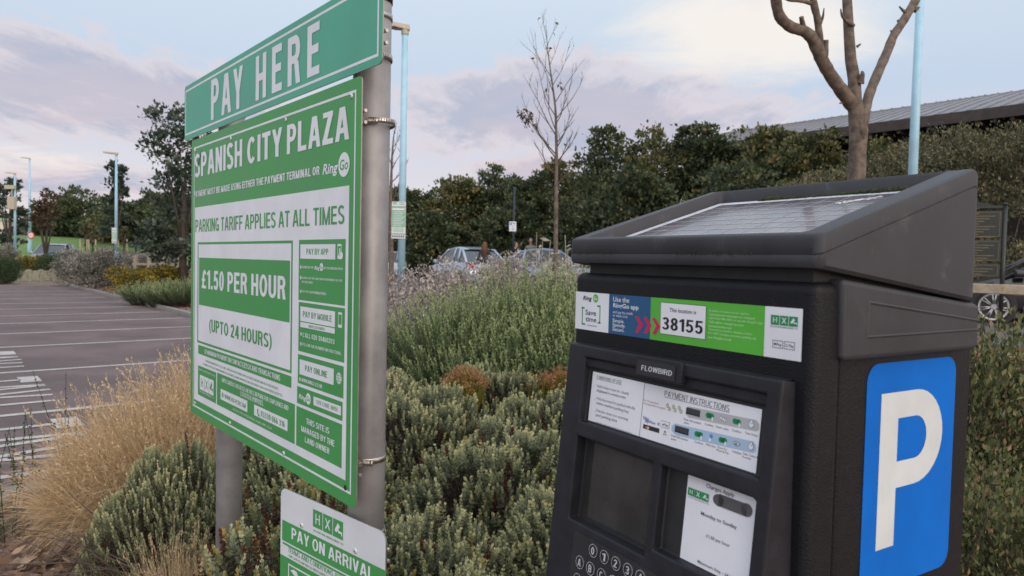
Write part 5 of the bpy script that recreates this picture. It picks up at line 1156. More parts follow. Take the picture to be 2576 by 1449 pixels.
        m = MB(); m.box((h2-.34, s*W2*.86-.12*s-.10, belt-.33), (h2-.05, s*W2*.86-.12*s+.10, belt-.20), 'lens'); m.build('headlight', r, bevel=.03)
        m = MB(); m.box((-h2+.0, s*W2*.78-.10, belt-.20), (-h2+.16, s*W2*.78+.10, belt-.02), 'tail_red'); m.build('tail_light', r, bevel=.02)
    m = MB(); m.box((-h2-.012, -.26, .52), (-h2+.1, .26, .63), 'plate'); m.box((h2-.1, -.26, .38), (h2+.012, .26, .49), 'lens'); m.build('number_plate', r)
    m = MB(); m.box((h2-.12, -.55, .30), (h2+.006, .55, .38), 'trim_black'); m.build('grille', r); return r
mat('paint_silverblue', (.36, .42, .50), .25, .35, var=.03, coat=.6); mat('paint_bluegrey', (.22, .29, .40), .28, .35, var=.03, coat=.6); mat('paint_blue', (.24, .31, .40), .28, .3, var=.03, coat=.6); mat('paint_black', (.010, .010, .012), .2, .1, var=.03, coat=.7)
q = at(1172, 650, 27.0); q.z = .44; car('silver blue hatchback parked with its rear window towards the shrubs', 'paint_silverblue', 0, q, math.radians(118), 3.9, 1.72, 1.50, tail=.55)
q = at(1404, 660, 25.5); q.z = .40; car('grey blue high hatchback parked behind the rosemary and the bare sapling', 'paint_bluegrey', 0, q, math.radians(-15), 3.9, 1.76, 1.53, bonnet=.85)
q = at(136, 650, 42); q.z = .42; car('blue grey car with its windscreen facing us beyond the left shrubs', 'paint_blue', 0, q, math.radians(-72), 4.1, 1.76, 1.48)
q = gp(2497, 815); hd_ = Vector((-.92, .38, 0)).normalized(); a_ = math.atan2(hd_.y, hd_.x); wq = Vector((4.3/2-.78, (1.8/2)*1, 0)); rot = Matrix.Rotation(a_, 3, 'Z'); q = q-rot @ wq
car('black car with many-spoked alloy wheels behind the pale timber rail', 'paint_black', 0, q, a_, 4.3, 1.8, 1.42)
q = at(975, 650, 33); q.z = .5; car('pale car mostly hidden behind the blue lamp and the grey shrubs', 'paint_silverblue', 0, q, math.radians(180), 4.0, 1.72, 1.28)
# ------------------------------------------------------------------ people by the parked cars
def person(label, loc, rz, top, trousers, hair, long_hair, H=1.68, walk=.12):
    r = empty('person', loc, rz); tag(r, label, 'person', 'people walking past the parked cars'); s = H/1.68
    J = dict(pel=(0, 0, .92, .125, .10), wst=(0, 0, 1.06, .115, .09), chs=(0, .0, 1.25, .145, .10), nb=(0, 0, 1.40, .07, .06), nk=(0, -.01, 1.46, .048, .048), h1=(0, -.02, 1.53, .068, .080), h2=(0, -.02, 1.61, .075, .088), h3=(0, -.015, 1.67, .045, .055))
    E_ = [('pel', 'wst'), ('wst', 'chs'), ('chs', 'nb'), ('nb', 'nk'), ('nk', 'h1'), ('h1', 'h2'), ('h2', 'h3')]
    for k, sx in (('l', 1), ('r', -1)):
        st = walk*sx; J.update({k+'sh': (sx*.17, 0, 1.37, .052, .05), k+'el': (sx*.225, .03-st*.3, 1.10, .040, .038), k+'wr': (sx*.235, -.06-st, .87, .028, .026), k+'hd': (sx*.232, -.085-st, .79, .036, .020), k+'hp': (sx*.09, 0, .86, .085, .085), k+'kn': (sx*.10, -.03-st*.7, .49, .055, .055), k+'an': (sx*.10, .03-st*1.6, .09, .038, .04), k+'to': (sx*.105, -.10-st*1.6, .04, .04, .03)})
        E_ += [('chs', k+'sh'), (k+'sh', k+'el'), (k+'el', k+'wr'), (k+'wr', k+'hd'), ('pel', k+'hp'), (k+'hp', k+'kn'), (k+'kn', k+'an'), (k+'an', k+'to')]
        for f in range(5): J[k+'f%d' % f] = (sx*(.232+(.0 if f < 4 else -.03*sx*sx)), -.105-st+(f-1.5)*.017 if f < 4 else -.12-st, .715+.008*abs(f-1) if f < 4 else .755, .0085, .0085); E_.append((k+'hd', k+'f%d' % f))
    names = list(J); me = bpy.data.meshes.new('body'); me.from_pydata([tuple(c*s for c in J[n_][:3]) for n_ in names], [(names.index(a), names.index(c)) for a, c in E_], []); o = bpy.data.objects.new('body', me); C.objects.link(o)
    md = o.modifiers.new('s', 'SKIN'); o.modifiers.new('d', 'SUBSURF').levels = 1
    for i, n_ in enumerate(names): me.skin_vertices[0].data[i].radius = (J[n_][3]*s, J[n_][4]*s); me.skin_vertices[0].data[i].use_root = (n_ == 'pel')
    dg = bpy.context.evaluated_depsgraph_get(); m2 = bpy.data.meshes.new_from_object(o.evaluated_get(dg)); bpy.data.objects.remove(o)
    m2.materials.clear()
    for x in ('skin', top, trousers, 'trim_black'): m2.materials.append(MATS[x])
    for p in m2.polygons:
        z = p.center.z/s; x = abs(p.center.x)/s; p.use_smooth = True
        p.material_index = 3 if z < .10 else 0 if (z > 1.44 or (x > .19 and z < .88)) else 2 if z < .95 and x < .2 else 1
    link('body', m2, r)
    m = MB(); bmh = bmesh.new(); bmesh.ops.create_uvsphere(bmh, u_segments=16, v_segments=10, radius=1)
    vs = []
    for v in bmh.verts:
        x, y, z = v.co; wv = 1+.05*math.sin(9*x+7*z); 
        px, py, pz = x*.092*wv, y*.105*wv+.012, z*.105+1.60
        if long_hair and z < 0: pz = 1.60+z*.40; px *= 1.25; py = max(py, .015)+.03
        elif y < -.35 and z < .45: py = -.045; pz = max(pz, 1.62)
        vs.append((px*s, py*s, pz*s))
    m.add(vs, [tuple(v.index for v in f.verts) for f in bmh.faces], hair, True); bmh.free(); m.build('hair', r, recalc=True)
    m = MB()
    for sx in (-1, 1): m.tube([(sx*.028*s, -.098*s, 1.575*s), (sx*.028*s, -.106*s, 1.575*s)], [.010*s, .007*s], 'trim_black', 8)
    m.tube([(0, -.098*s, 1.58*s), (0, -.122*s, 1.545*s), (0, -.10*s, 1.537*s)], [.008*s, .013*s, .009*s], 'skin', 8); m.tube([(-.022*s, -.094*s, 1.507*s), (0, -.103*s, 1.505*s), (.022*s, -.094*s, 1.507*s)], .006*s, 'lips', 6); m.build('face', r)
mat('lips', (.35, .12, .10), .5); mat('hair_auburn', (.11, .045, .022), .6, var=.4, scale=40, bump=.8, bscale=90); mat('hair_brown', (.07, .035, .02), .6, var=.4, scale=40); mat('cloth_dark', (.035, .030, .035), .85); mat('cloth_black', (.015, .015, .018), .85); mat('cloth_grey', (.22, .21, .20), .85); mat('denim', (.05, .07, .12), .85); mat('cloth_navy', (.03, .035, .06), .85)
def stand(x, y, Y, H): p = at(x, y, Y); p.z = p.z-H; return p
q = stand(1220, 610, 25.6, 1.64); person('person with long auburn hair seen from behind, in a dark top', q, math.radians(170), 'cloth_dark', 'denim', 'hair_auburn', True, 1.64)
q = stand(1297, 609, 27.4, 1.70); person('person with short brown hair in a black jacket beside the grey blue car', q, math.radians(60), 'cloth_black', 'cloth_navy', 'hair_brown', False, 1.70)
q = stand(1336, 599, 28.6, 1.78); person('person with cropped hair in a grey top behind the grey blue car', q, math.radians(-10), 'cloth_grey', 'cloth_navy', 'hair_brown', False, 1.78)
# ------------------------------------------------------------------ vegetation
def dome_pts(n, R, H, pw=2.4, lump=.10, ell=(1, 1)):
    """points on a lumpy dome, with outward normals"""
    a = rng.uniform(0, 2*np.pi, n); q = np.sqrt(rng.uniform(0, 1, n))**.85
    ph = rng.uniform(0, 6.28, 6)
    lum = 1+lump*(np.sin(3*a+ph[0])*.5+np.sin(5*a+7*q+ph[1])*.5+np.sin(9*q+2*a+ph[2])*.4)
    x = R*q*np.cos(a)*ell[0]*lum; y = R*q*np.sin(a)*ell[1]*lum; z = H*(1-q**pw)*(1+lump*(np.sin(x*7/R+ph[3])*np.sin(y*6/R+ph[4])))
    g = pw*H*q**(pw-1)/R; N = nrm(np.stack([np.cos(a)*g, np.sin(a)*g, np.ones(n)], 1))
    return np.stack([x, y, z], 1), N
def hebe_mesh(name, R=.62, H=.56, n=1250, yel=.0, dead=.05):
    P, N = dome_pts(n, R, H, 2.6, .15); P += rng.normal(0, .010, P.shape); P[:, 2] = np.maximum(P[:, 2], .05)
    D = nrm(N*.55+np.array([0, 0, .75])+rng.normal(0, .18, P.shape)); ln = rng.uniform(.06, .10, n)
    parts = []; isd = rng.uniform(0, 1, n) < dead; isy = rng.uniform(0, 1, n) < yel
    whorls = 8; LV = {0: [], 1: [], 2: []}
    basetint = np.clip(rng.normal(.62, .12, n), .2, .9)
    U = nrm(np.cross(D, rng.normal(size=P.shape))); W_ = np.cross(D, U)
    for k in range(whorls):
        t = k/(whorls-1); c = P-D*(ln*(1-t))[:, None]
        for j in range(4):
            a = j*np.pi/2+(k % 2)*np.pi/4+rng.uniform(-.2, .2, n)
            rad = U*np.cos(a)[:, None]+W_*np.sin(a)[:, None]; opn = 1.15-.75*t
            d = nrm(rad*opn+D*(.35+.75*t)+rng.normal(0, .08, P.shape))
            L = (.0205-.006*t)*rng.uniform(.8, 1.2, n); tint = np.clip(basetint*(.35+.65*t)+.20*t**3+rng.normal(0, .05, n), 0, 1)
            for g, msk in ((0, ~isd & ~isy), (1, isd), (2, isy & ~isd)):
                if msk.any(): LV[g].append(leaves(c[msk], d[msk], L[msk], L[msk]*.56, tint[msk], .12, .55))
    out = []; 
    for g in (0, 1, 2):
        if LV[g]:
            V, Q, T, _ = cat(*LV[g]); out.append((V, Q, T))
        else: out.append((np.zeros((4, 3)), np.arange(4).reshape(1, 4), np.zeros(4)))
    k = rng.choice(n, n//3, replace=False); A = np.stack([P[k, 0]*.12, P[k, 1]*.12, np.zeros(len(k))], 1)+rng.normal(0, .05, (len(k), 3))*np.array([1, 1, 0]); mid = A*.45+(P[k]-D[k]*.05)*.55+rng.normal(0, .02, (len(k), 3))
    out.append(sticks(A, mid, .004, .003, rng.uniform(0, 1, len(k)))); out.append(sticks(mid, P[k]-D[k]*.04, .003, .0018, rng.uniform(0, 1, len(k))))
    # dead leaf litter held inside the bush
    m_ = 2600; P2, N2 = dome_pts(m_, R*.92, H*.72, 2.4, .1); P2 *= rng.uniform(.75, 1.0, (m_, 1)); out.append(leaves(P2, nrm(rng.normal(size=P2.shape)), .02, .009, rng.uniform(0, .25, m_)))
    V, Q, T, MI = cat(*out); mi = np.array([0, 1, 2, 3, 3, 0])[MI]
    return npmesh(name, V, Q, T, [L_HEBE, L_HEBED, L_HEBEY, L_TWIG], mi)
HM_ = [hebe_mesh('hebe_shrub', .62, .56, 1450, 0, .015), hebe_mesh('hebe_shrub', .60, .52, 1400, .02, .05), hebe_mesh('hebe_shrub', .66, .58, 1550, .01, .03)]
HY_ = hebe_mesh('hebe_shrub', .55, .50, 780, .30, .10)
def shrub(me, name, label, cat_, loc, sc_, rz, group=None):
    o = link(name, me, None, loc, rz); o.scale = (sc_, sc_, sc_) if not isinstance(sc_, tuple) else sc_; tag(o, label, cat_, group); return o
GH = 'low grey green hebe shrubs filling the bed'
hl = 'low grey green hebe shrub merging with its neighbours between the boards and the ticket machine'
for i, (x, y, s, k, lb) in enumerate([(-.98, 5.5, (1.0, 1, 1.02), 0, None), (-.15, 5.6, (1.1, 1, 1.05), 2, None), (.72, 5.5, 1.1, 1, None), (-1.45, 4.6, 1.0, 1, None), (-.62, 4.55, 1.08, 2, None), (.28, 4.5, 1.1, 0, None), (1.15, 4.5, 1.1, 0, None), (-.98, 3.55, 1.0, 0, None), (-.02, 3.55, 1.12, 1, None), (.85, 3.5, 1.0, 2, None), (-.30, 2.60, .92, 1, None), (.42, 2.75, 1.08, 0, None), (-.12, 1.93, (.82, .82, .90), 2, None), (.52, 2.05, .9, 0, None)]):
    shrub(HM_[k], 'hebe_shrub', lb or hl, 'shrub', (x, y, .02), s, i*1.7+.4, GH)
shrub(HM_[0], 'hebe_shrub', 'dark green hebe shrub left of the far post, half covered by dry grass', 'shrub', (-1.55, 3.35, .02), (.62, .62, .95), 2.2, GH)
shrub(HM_[2], 'hebe_shrub', 'green hebe shrub against the left side of the far post above the dead brown twigs', 'shrub', (-1.18, 3.75, .02), (.85, .85, 1.0), .7, GH)
shrub(HY_, 'hebe_shrub', 'yellowing hebe shrub between the two posts, under the tariff board', 'shrub', (-.72, 2.35, .02), (1.0, 1, 1.05), 2.9, GH)
shrub(HY_, 'hebe_shrub', 'brown and yellow hebe shrub just right of the far post', 'shrub', (-.80, 2.95, .02), (.95, .95, 1.0), 5.1, GH)
shrub(HM_[1], 'hebe_shrub', 'hebe shrub at the bottom of the picture, left of the PAY ON ARRIVAL board', 'shrub', (-.80, 1.80, .0), (.36, .36, .50), 4.4, GH)
def spike_mesh(name, R, H, nsp, mat_, nl=46, L=.030, wd=.0055, lean=.35):
    P0 = np.stack([R*.55*np.sqrt(rng.uniform(0, 1, nsp)), rng.uniform(0, 6.28, nsp)], 1); B = np.stack([P0[:, 0]*np.cos(P0[:, 1]), P0[:, 0]*np.sin(P0[:, 1]), np.zeros(nsp)], 1)
    q = P0[:, 0]/(R*.55); D = nrm(np.stack([np.cos(P0[:, 1])*q*lean, np.sin(P0[:, 1])*q*lean, np.ones(nsp)], 1)+rng.normal(0, .10, (nsp, 3))); ln = H*(1-.30*q**2)*rng.uniform(.74, 1.06, nsp); parts = []
    cur = np.stack([np.cos(P0[:, 1]), np.sin(P0[:, 1]), 0*q], 1)*(R*.35*q)[:, None]
    bt = np.clip(rng.normal(.45, .12, nsp), .1, .8)
    f = lambda t: B+D*(ln*t)[:, None]+cur*(t*(1-.3*t))
    for k in range(nl):
        t = .22+.78*(k+rng.uniform(0, 1))/nl; c = f(t); d = nrm(D*1.0+rng.normal(0, .42, c.shape)); l = L*(1.05-.45*t)*rng.uniform(.7, 1.2, nsp)
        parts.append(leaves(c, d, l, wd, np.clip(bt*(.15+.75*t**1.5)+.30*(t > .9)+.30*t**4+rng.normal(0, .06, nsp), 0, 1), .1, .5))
    out = list(parts)+[sticks(f(0.0), f(.5), .005, .003, bt*.4), sticks(f(.5), f(1.0), .003, .0012, bt*.6)]
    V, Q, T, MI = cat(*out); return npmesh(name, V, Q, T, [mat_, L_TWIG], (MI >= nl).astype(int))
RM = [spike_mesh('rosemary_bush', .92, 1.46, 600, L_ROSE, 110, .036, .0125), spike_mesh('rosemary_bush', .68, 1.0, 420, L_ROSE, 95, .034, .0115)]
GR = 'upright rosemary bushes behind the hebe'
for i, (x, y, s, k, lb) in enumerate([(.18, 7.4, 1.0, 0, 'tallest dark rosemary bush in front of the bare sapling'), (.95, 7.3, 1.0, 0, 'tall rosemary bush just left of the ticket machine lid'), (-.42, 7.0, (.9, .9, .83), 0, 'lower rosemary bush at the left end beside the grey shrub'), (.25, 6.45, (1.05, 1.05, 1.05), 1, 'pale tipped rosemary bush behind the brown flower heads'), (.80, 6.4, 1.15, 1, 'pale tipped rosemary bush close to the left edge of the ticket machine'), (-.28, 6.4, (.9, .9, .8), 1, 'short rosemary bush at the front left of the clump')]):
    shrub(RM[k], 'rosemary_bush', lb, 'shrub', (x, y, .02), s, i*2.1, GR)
LAV = spike_mesh('lavender_bush', .75, .75, 420, L_ROSE, 34, .05, .012, .6)
for i, (x, y, Y, s, lb) in enumerate([(372, 740, 20.5, 1.0, 'dark green lavender bush left of the tariff board edge, in front of the yellow bush'), (425, 742, 19.8, 1.05, 'dark green lavender bush in the middle of its row by the kerb'), (470, 735, 19.5, 1.1, 'dark green lavender bush touching the left edge of the tariff board')]):
    p = at(x, y, Y); p.z = gz(p.x, p.y); shrub(LAV, 'lavender_bush', lb, 'shrub', p, s, i*1.9, 'lavender bushes along the kerb')
def cloud_mesh(name, blobs, n, L, asp, mat_, tint=(.5, .16), tipup=.3, shell=.45, twigs=0, stem_r=.008, top=.25, clump=0):
    """leaves through a set of ellipsoid blobs (x,y,z,rx,ry,rz), denser towards the outside"""
    bl = np.array(blobs, float); vol = bl[:, 3]*bl[:, 4]+bl[:, 4]*bl[:, 5]; k = rng.choice(len(bl), n, p=vol/vol.sum())
    d = nrm(rng.normal(size=(n, 3))); 
    if clump:
        nc = max(4, n//clump); ck = rng.choice(len(bl), nc, p=vol/vol.sum()); cd = nrm(rng.normal(size=(nc, 3))); cr = rng.uniform(shell, 1.06, nc); cc = bl[ck, :3]+cd*cr[:, None]*bl[ck, 3:6]
        ci = rng.integers(0, nc, n); sz = (bl[ck, 3:6].mean(1)*.20)[ci]; P = cc[ci]+rng.normal(size=(n, 3))*sz[:, None]*np.array([1, 1, .55]); N = nrm(cd[ci]+.5*d+np.array([0, 0, .25])); ctint = rng.normal(0, tint[1]*.9, nc)[ci]; q = cr[ci]
    else:
        q = shell+(1-shell)*rng.uniform(0, 1, n)**.6; P = bl[k, :3]+d*q[:, None]*bl[k, 3:6]; N = d; ctint = 0
    D = nrm(N*.7+np.array([0, 0, tipup])+rng.normal(0, .5, (n, 3))); l = L*rng.uniform(.65, 1.25, n)
    zz = (P[:, 2]-P[:, 2].min())/max(1e-6, np.ptp(P[:, 2])); T = np.clip(rng.normal(tint[0], tint[1], n)+ctint, 0, 1)
    parts = [leaves(P, D, l, l*asp, T, .18, .5)]; ms = [mat_]
    if twigs:
        j = rng.choice(n, twigs); bk = k[j] if not clump else ck[ci[j]]; A = bl[bk, :3]*np.array([1, 1, .6]); B = P[j]; parts.append(sticks(A, B, stem_r, stem_r*.4, rng.uniform(0, 1, twigs))); ms.append(L_TWIG)
    V, Q, T2, MI = cat(*parts); return npmesh(name, V, Q, T2, ms, MI)
def mound(R, H, n=9, ry=1.0):
    o = [(0, 0, H*.42, R*.8, R*.8*ry, H*.5)]
    for i in range(n): a = i*2.4+rng.uniform(-.4, .4); q = R*rng.uniform(.35, .72); r = R*rng.uniform(.28, .45); o.append((q*math.cos(a), q*math.sin(a)*ry, H*rng.uniform(.3, .78), r, r*ry, H*rng.uniform(.18, .27)))
    return o
SV = [cloud_mesh('silver_shrub', mound(.95, 1.45, 12), 19000, .046, .5, L_SILV, (.56, .22), .3, .55, 200, clump=22), cloud_mesh('silver_shrub', mound(.75, 1.0, 9), 12500, .042, .5, L_SILV, (.50, .20), .3, .55, 160, clump=22)]
GS = 'grey pink shrubs behind the rosemary'
for i, (x, y, k, s, lb) in enumerate([(-1.52, 10.0, 0, (1.0, 1, .94), 'grey pink shrub against the blue lamp behind the boards'), (-.62, 10.2, 0, (1, 1, .95), 'grey pink shrub below the silver blue hatchback'), (.25, 10.5, 0, (1.05, 1, .94), 'grey pink shrub left of the bare sapling trunk'), (1.15, 10.6, 0, (1.05, 1, .92), 'grey pink shrub below the grey blue hatchback'), (-1.32, 8.1, 1, (1.0, 1, 1.0), 'darker grey shrub in front, beside the near post'), (-.70, 8.9, 1, (1.1, 1, 1.08), 'grey pink shrub sloping down behind the left rosemary')]):
    shrub(SV[k], 'silver_shrub', lb, 'shrub', (x, y, gz(x, y)), s, i*1.3, GS)
SG = cloud_mesh('grey_shrub', mound(1.2, 1.35, 12), 12000, .075, .5, L_SILG, (.45, .2), .3, .62, 200, clump=22)
for i, (x, y, Y, s, lb) in enumerate([(196, 716, 31.0, (1.0, 1, 1.15), 'grey green shrub at the left end of its row beside the dark round shrub'), (250, 722, 28.6, (1.02, 1, 1.2), 'rounded grey green shrub immediately left of the street lamp'), (330, 686, 37.5, (1.1, 1, 1.0), 'grey green shrub right of the street lamp, behind the yellow bush'), (392, 686, 37, (1.1, 1, .95), 'grey green shrub behind the timber fence posts')]):
    p = at(x, y, Y); p.z = gz(p.x, p.y)-.05; shrub(SG, 'grey_shrub', lb, 'shrub', p, s, i*1.1, 'rounded grey green shrubs beyond the parking bays')
YB = cloud_mesh('yellow_shrub', mound(.85, .85, 9), 7000, .07, .5, L_YELL, (.46, .27), .4, .6, 120, clump=20)
for i, (x, y, Y, s, lb) in enumerate([(335, 728, 24.5, (1.0, 1, 1.05), 'bushy shrub covered in yellow flowers beside the street lamp base'), (415, 715, 26, (1.1, 1, .9), 'paler yellow flowered shrub behind the lavender'), (78, 690, 39, (1.25, 1.2, 1.45), 'yellow leaved shrub behind the timber sleeper wall')]):
    p = at(x, y, Y); p.z = gz(p.x, p.y); shrub(YB, 'yellow_shrub', lb, 'shrub', p, s, i*1.7)
DG = cloud_mesh('round_shrub', [(0, 0, .75, .95, .95, .78)]+mound(.9, 1.45, 8), 12000, .07, .45, L_GREEN, (.35, .18), .3, .7, 100)
p = at(137, 690, 38); p.z = .2; shrub(DG, 'round_shrub', 'dark clipped round shrub between the yellow shrub and the grey shrubs', 'shrub', p, (.95, .95, .78), .3)
p = at(2, 712, 31.5); p.z = 0; shrub(DG, 'round_shrub', 'dark green dome shaped shrub at the left edge beside the bays', 'shrub', p, (.9, .9, .80), 2.0)
p = at(-8, 668, 40); p.z = .2; shrub(SG, 'grey_shrub', 'mixed green shrub at the left edge behind the dark dome', 'shrub', p, (1.1, 1, 1.15), 2.0)
# sprawling hedge on the right, and the berberis beside the machine
def hedge_blobs():
    o = []
    for i in range(150):
        t = rng.uniform(0, 1); X = 5.9+9.5*t; topz = 2.75+2.0*min(1, t*1.9)**.8; z = (rng.uniform(.93, 1.06) if i % 3 == 0 else rng.uniform(.3, 1))*topz; o.append((X+rng.normal(0, .25), 18.3-1.2*t+(topz-z)*-.2+rng.normal(0, .3), max(.5, z-.35), rng.uniform(.6, 1.0), rng.uniform(.6, .9), rng.uniform(.32, .5)))
    return o
HB = cloud_mesh('tall_hedge', hedge_blobs(), 105000, .085, .42, L_HEDGE, (.46, .22), .55, .5, 700, .012, clump=20)
tag(link('tall_hedge', HB), 'tall feathery hedge behind the ticket machine, in front of the long building', 'hedge')
BB = cloud_mesh('berberis_bush', [(0, 0, .55, .50, .45, .50), (.1, .0, .95, .28, .28, .26), (-.12, .1, .8, .34, .3, .34), (.3, -.1, .5, .4, .4, .4), (-.2, -.1, .35, .4, .4, .35), (.25, .2, .8, .34, .3, .34)], 24000, .026, .5, L_YEW, (.50, .22), .75, .45, 350, .004, clump=16)
shrub(BB, 'berberis_bush', 'dense small leaved green bush to the right of the ticket machine', 'shrub', (1.83, 2.72, 0), (1.0, 1, 1.09), .4)
shrub(BB, 'berberis_bush', 'lower darker bush in the bottom right corner beside the machine', 'shrub', (1.50, 2.05, -.05), (.75, .75, .80), 2.4)
# flower heads
def sedum(name, label, loc, n=120, R=.20, H=.30, head=.020):
    a = rng.uniform(0, 6.28, n); q = np.sqrt(rng.uniform(0, 1, n)); D = nrm(np.stack([np.cos(a)*q*.35, np.sin(a)*q*.35, np.ones(n)], 1)); B = np.stack([np.cos(a)*q*R*.6, np.sin(a)*q*R*.6, 0*a], 1); ln = H*(1-.25*q*q)*rng.uniform(.85, 1.1, n); Tp = B+D*ln[:, None]
    s = sticks(B, Tp, .0028, .002, rng.uniform(.0, .45, n)); parts = [s]
    for k in range(14): off = rng.normal(0, 1, (n, 3))*head*np.array([.6, .6, .28]); parts.append(leaves(Tp+off, nrm(rng.normal(size=(n, 3))+np.array([0, 0, .6])), .012, .009, rng.uniform(.58, 1, n)))
    for k in range(6): t = rng.uniform(.2, .85, (n, 1)); parts.append(leaves(B+(Tp-B)*t, nrm(D+rng.normal(0, .5, (n, 3))), .03, .005, rng.uniform(0, .45, n)))
    V, Q, T, MI = cat(*parts); tag(link(name, npmesh(name, V, Q, T, [L_SEDUM]), None, loc), label, 'plant', 'tufts of brown flower heads')
sedum('flower_tuft', 'wide tuft of brown flower heads on yellow stems between hebe and rosemary', (-.33, 5.25, .33), 130, .16, .34)
sedum('flower_tuft', 'tuft of brown flower heads beside the left edge of the ticket machine', (.40, 5.45, .34), 90, .15, .32)
sedum('flower_tuft', 'small sparse tuft of brown flower heads left of the machine tuft', (.20, 5.4, .34), 36, .10, .30)
# dry grass and weeds by the kerb
def tussock(n, R, L0, L1, spread=.5, droop=.40, wd=.0058):
    a = rng.uniform(0, 6.28, n); q = np.sqrt(rng.uniform(0, 1, n)); P = np.stack([np.cos(a)*q*R, np.sin(a)*q*R, 0*a], 1); D = nrm(np.stack([np.cos(a)*q*spread, np.sin(a)*q*spread, np.ones(n)], 1)+rng.normal(0, .22, (n, 3))*np.array([1, 1, .2])); return ribbons(P, D, rng.uniform(L0, L1, n), np.full(n, wd)*rng.lognormal(-.1, .45, n), np.clip(rng.normal(droop, .22, n), .02, .95), np.clip(rng.normal(.55, .2, n), 0, 1), 5)
def grass_mesh(n=1600, R=.26, L0=.35, L1=.85):
    parts = [tussock(n, R, L0, L1), tussock(n//2, R*1.3, L0*.5, L0*1.1, .9, .7), tussock(n//2, R*1.1, .15, .4, .7, .8, .006)]; ns = n//14; a = rng.uniform(0, 6.28, ns); q = rng.uniform(0, 1, ns)**.5; A = np.stack([np.cos(a)*q*R*.8, np.sin(a)*q*R*.8, 0*a], 1); D = nrm(np.stack([np.cos(a)*q*.5, np.sin(a)*q*.5, np.ones(ns)], 1)+rng.normal(0, .25, (ns, 3))); B = A+D*rng.uniform(L0, L1*1.05, ns)[:, None]
    parts.append(sticks(A, B, .0022, .0012, rng.uniform(.3, 1, ns)))
    for k in range(9): t = rng.uniform(-.09, .02, (ns, 1)); parts.append(leaves(B+D*t, nrm(D+rng.normal(0, .45, (ns, 3))), .028, .007, rng.uniform(.35, 1, ns)))
    nb = n//10; A = np.stack([rng.normal(0, R*.6, nb), rng.normal(0, R*.6, nb), rng.uniform(.02, .4, nb)], 1); D = nrm(rng.normal(size=(nb, 3))*np.array([1, 1, .5])); parts.append(sticks(A, A+D*rng.uniform(.12, .4, nb)[:, None], .0025, .001, rng.uniform(.1, 1, nb)))
    V, Q, T, MI = cat(*parts); return npmesh('dry_grass', V, Q, T, [L_STRAW])
GG = [grass_mesh(3300, .27, .42, .98), grass_mesh(2800, .25, .35, .85)]
for i, (x, y, k, s, lb) in enumerate([(-2.10, 4.60, 0, .80, None), (-1.85, 4.75, 0, .86, None), (-1.55, 4.9, 0, .86, None), (-2.28, 4.25, 1, .76, None), (-2.02, 4.15, 0, .80, None), (-1.95, 4.05, 1, .80, None), (-2.18, 3.78, 1, .62, None), (-1.92, 3.65, 1, .55, None), (-1.78, 3.95, 0, .72, None), (-1.62, 4.40, 0, .84, None), (-1.70, 5.3, 0, .9, None), (-2.05, 5.1, 0, .85, None), (-1.40, 5.1, 0, .85, None)]):
    shrub(GG[k], 'dry_grass', 'straw coloured tuft of dry grass in the clump beside the parking bays', 'grass tuft', (x, y, .02), s, i*1.9, 'tufts of dry straw grass by the kerb')
shrub(GG[1], 'dry_grass', 'straw coloured grass tuft at the foot of the ticket machine', 'grass tuft', (.12, 1.62, .0), (.62, .62, .62), .5)
shrub(GG[1], 'dry_grass', 'few dry grass blades at the bottom left, before the hebe', 'grass tuft', (-1.28, 2.75, .0), (.30, .30, .5), 1.9)
def weed(loc, n, H, label):
    A = np.stack([rng.normal(0, .06, n), rng.normal(0, .06, n), np.zeros(n)], 1); D = nrm(np.stack([rng.normal(0, .12, n), rng.normal(0, .12, n), np.ones(n)], 1)); B = A+D*(H*rng.uniform(.6, 1.1, (n, 1))); parts = [sticks(A, B, .0035, .0015, rng.uniform(0, .6, n))]
    for k in range(26): t = rng.uniform(.1, 1, (n, 1)); parts.append(leaves(A+(B-A)*t, nrm(rng.normal(size=(n, 3))+np.array([0, 0, .6])), .035*(1.2-t[:, 0]), .013, rng.uniform(0, 1, n)))
    V, Q, T, MI = cat(*parts); tag(link('weed', npmesh('weed', V, Q, T, [L_WEED]), None, loc), label, 'weed', 'thin green weeds along the kerb')
weed((-2.92, 4.30, .02), 5, .62, 'tall thin green weed left of the dry grass'); weed((-2.72, 4.45, .02), 4, .70, 'thin green weed at the left fringe of the dry grass'); weed((-2.55, 3.55, .02), 5, .45, 'short green weed on the kerb in front of the dry grass'); weed((-3.02, 4.1, 0), 3, .5, 'thin green weed at the left edge of the picture')
# fallen twigs and bark chips on the bed
def chips(name, n, u0, u1, v0, v1, s, zf):
    uu = rng.uniform(u0, u1, n); vv = rng.uniform(v0, v1, n); P = np.stack([EU.x*uu+EV.x*vv, EU.y*uu+EV.y*vv, np.zeros(n)], 1); P[:, 2] = [zf(p[0], p[1]) for p in P]; P[:, 2] += rng.uniform(.02, .04, n)
    d = rng.normal(size=(n, 3)); d[:, 2] *= .25; l = s*rng.lognormal(0, .45, n); return npmesh(name, *cat(leaves(P, nrm(d), l, l*rng.uniform(.25, .6, n), np.clip(rng.normal(.45, .25, n), 0, 1), .1, .5))[:3], [L_CHIP])
tag(link('bark_mulch', chips('bark_mulch', 17000, -5.0, -1.0, .03, 4.2, .045, lambda x, y: .02)), kind='stuff')
tag(link('bark_mulch', chips('bark_mulch', 16000, -34, -12, 5.15, 7.6, .075, gz)), kind='stuff')
nt_ = 150; A = np.stack([rng.uniform(-1.95, -1.0, nt_), rng.uniform(2.9, 4.1, nt_), rng.uniform(.03, .12, nt_)], 1); B = A+np.stack([rng.normal(-.1, .28, nt_), rng.normal(0, .22, nt_), rng.uniform(.0, .28, nt_)], 1)
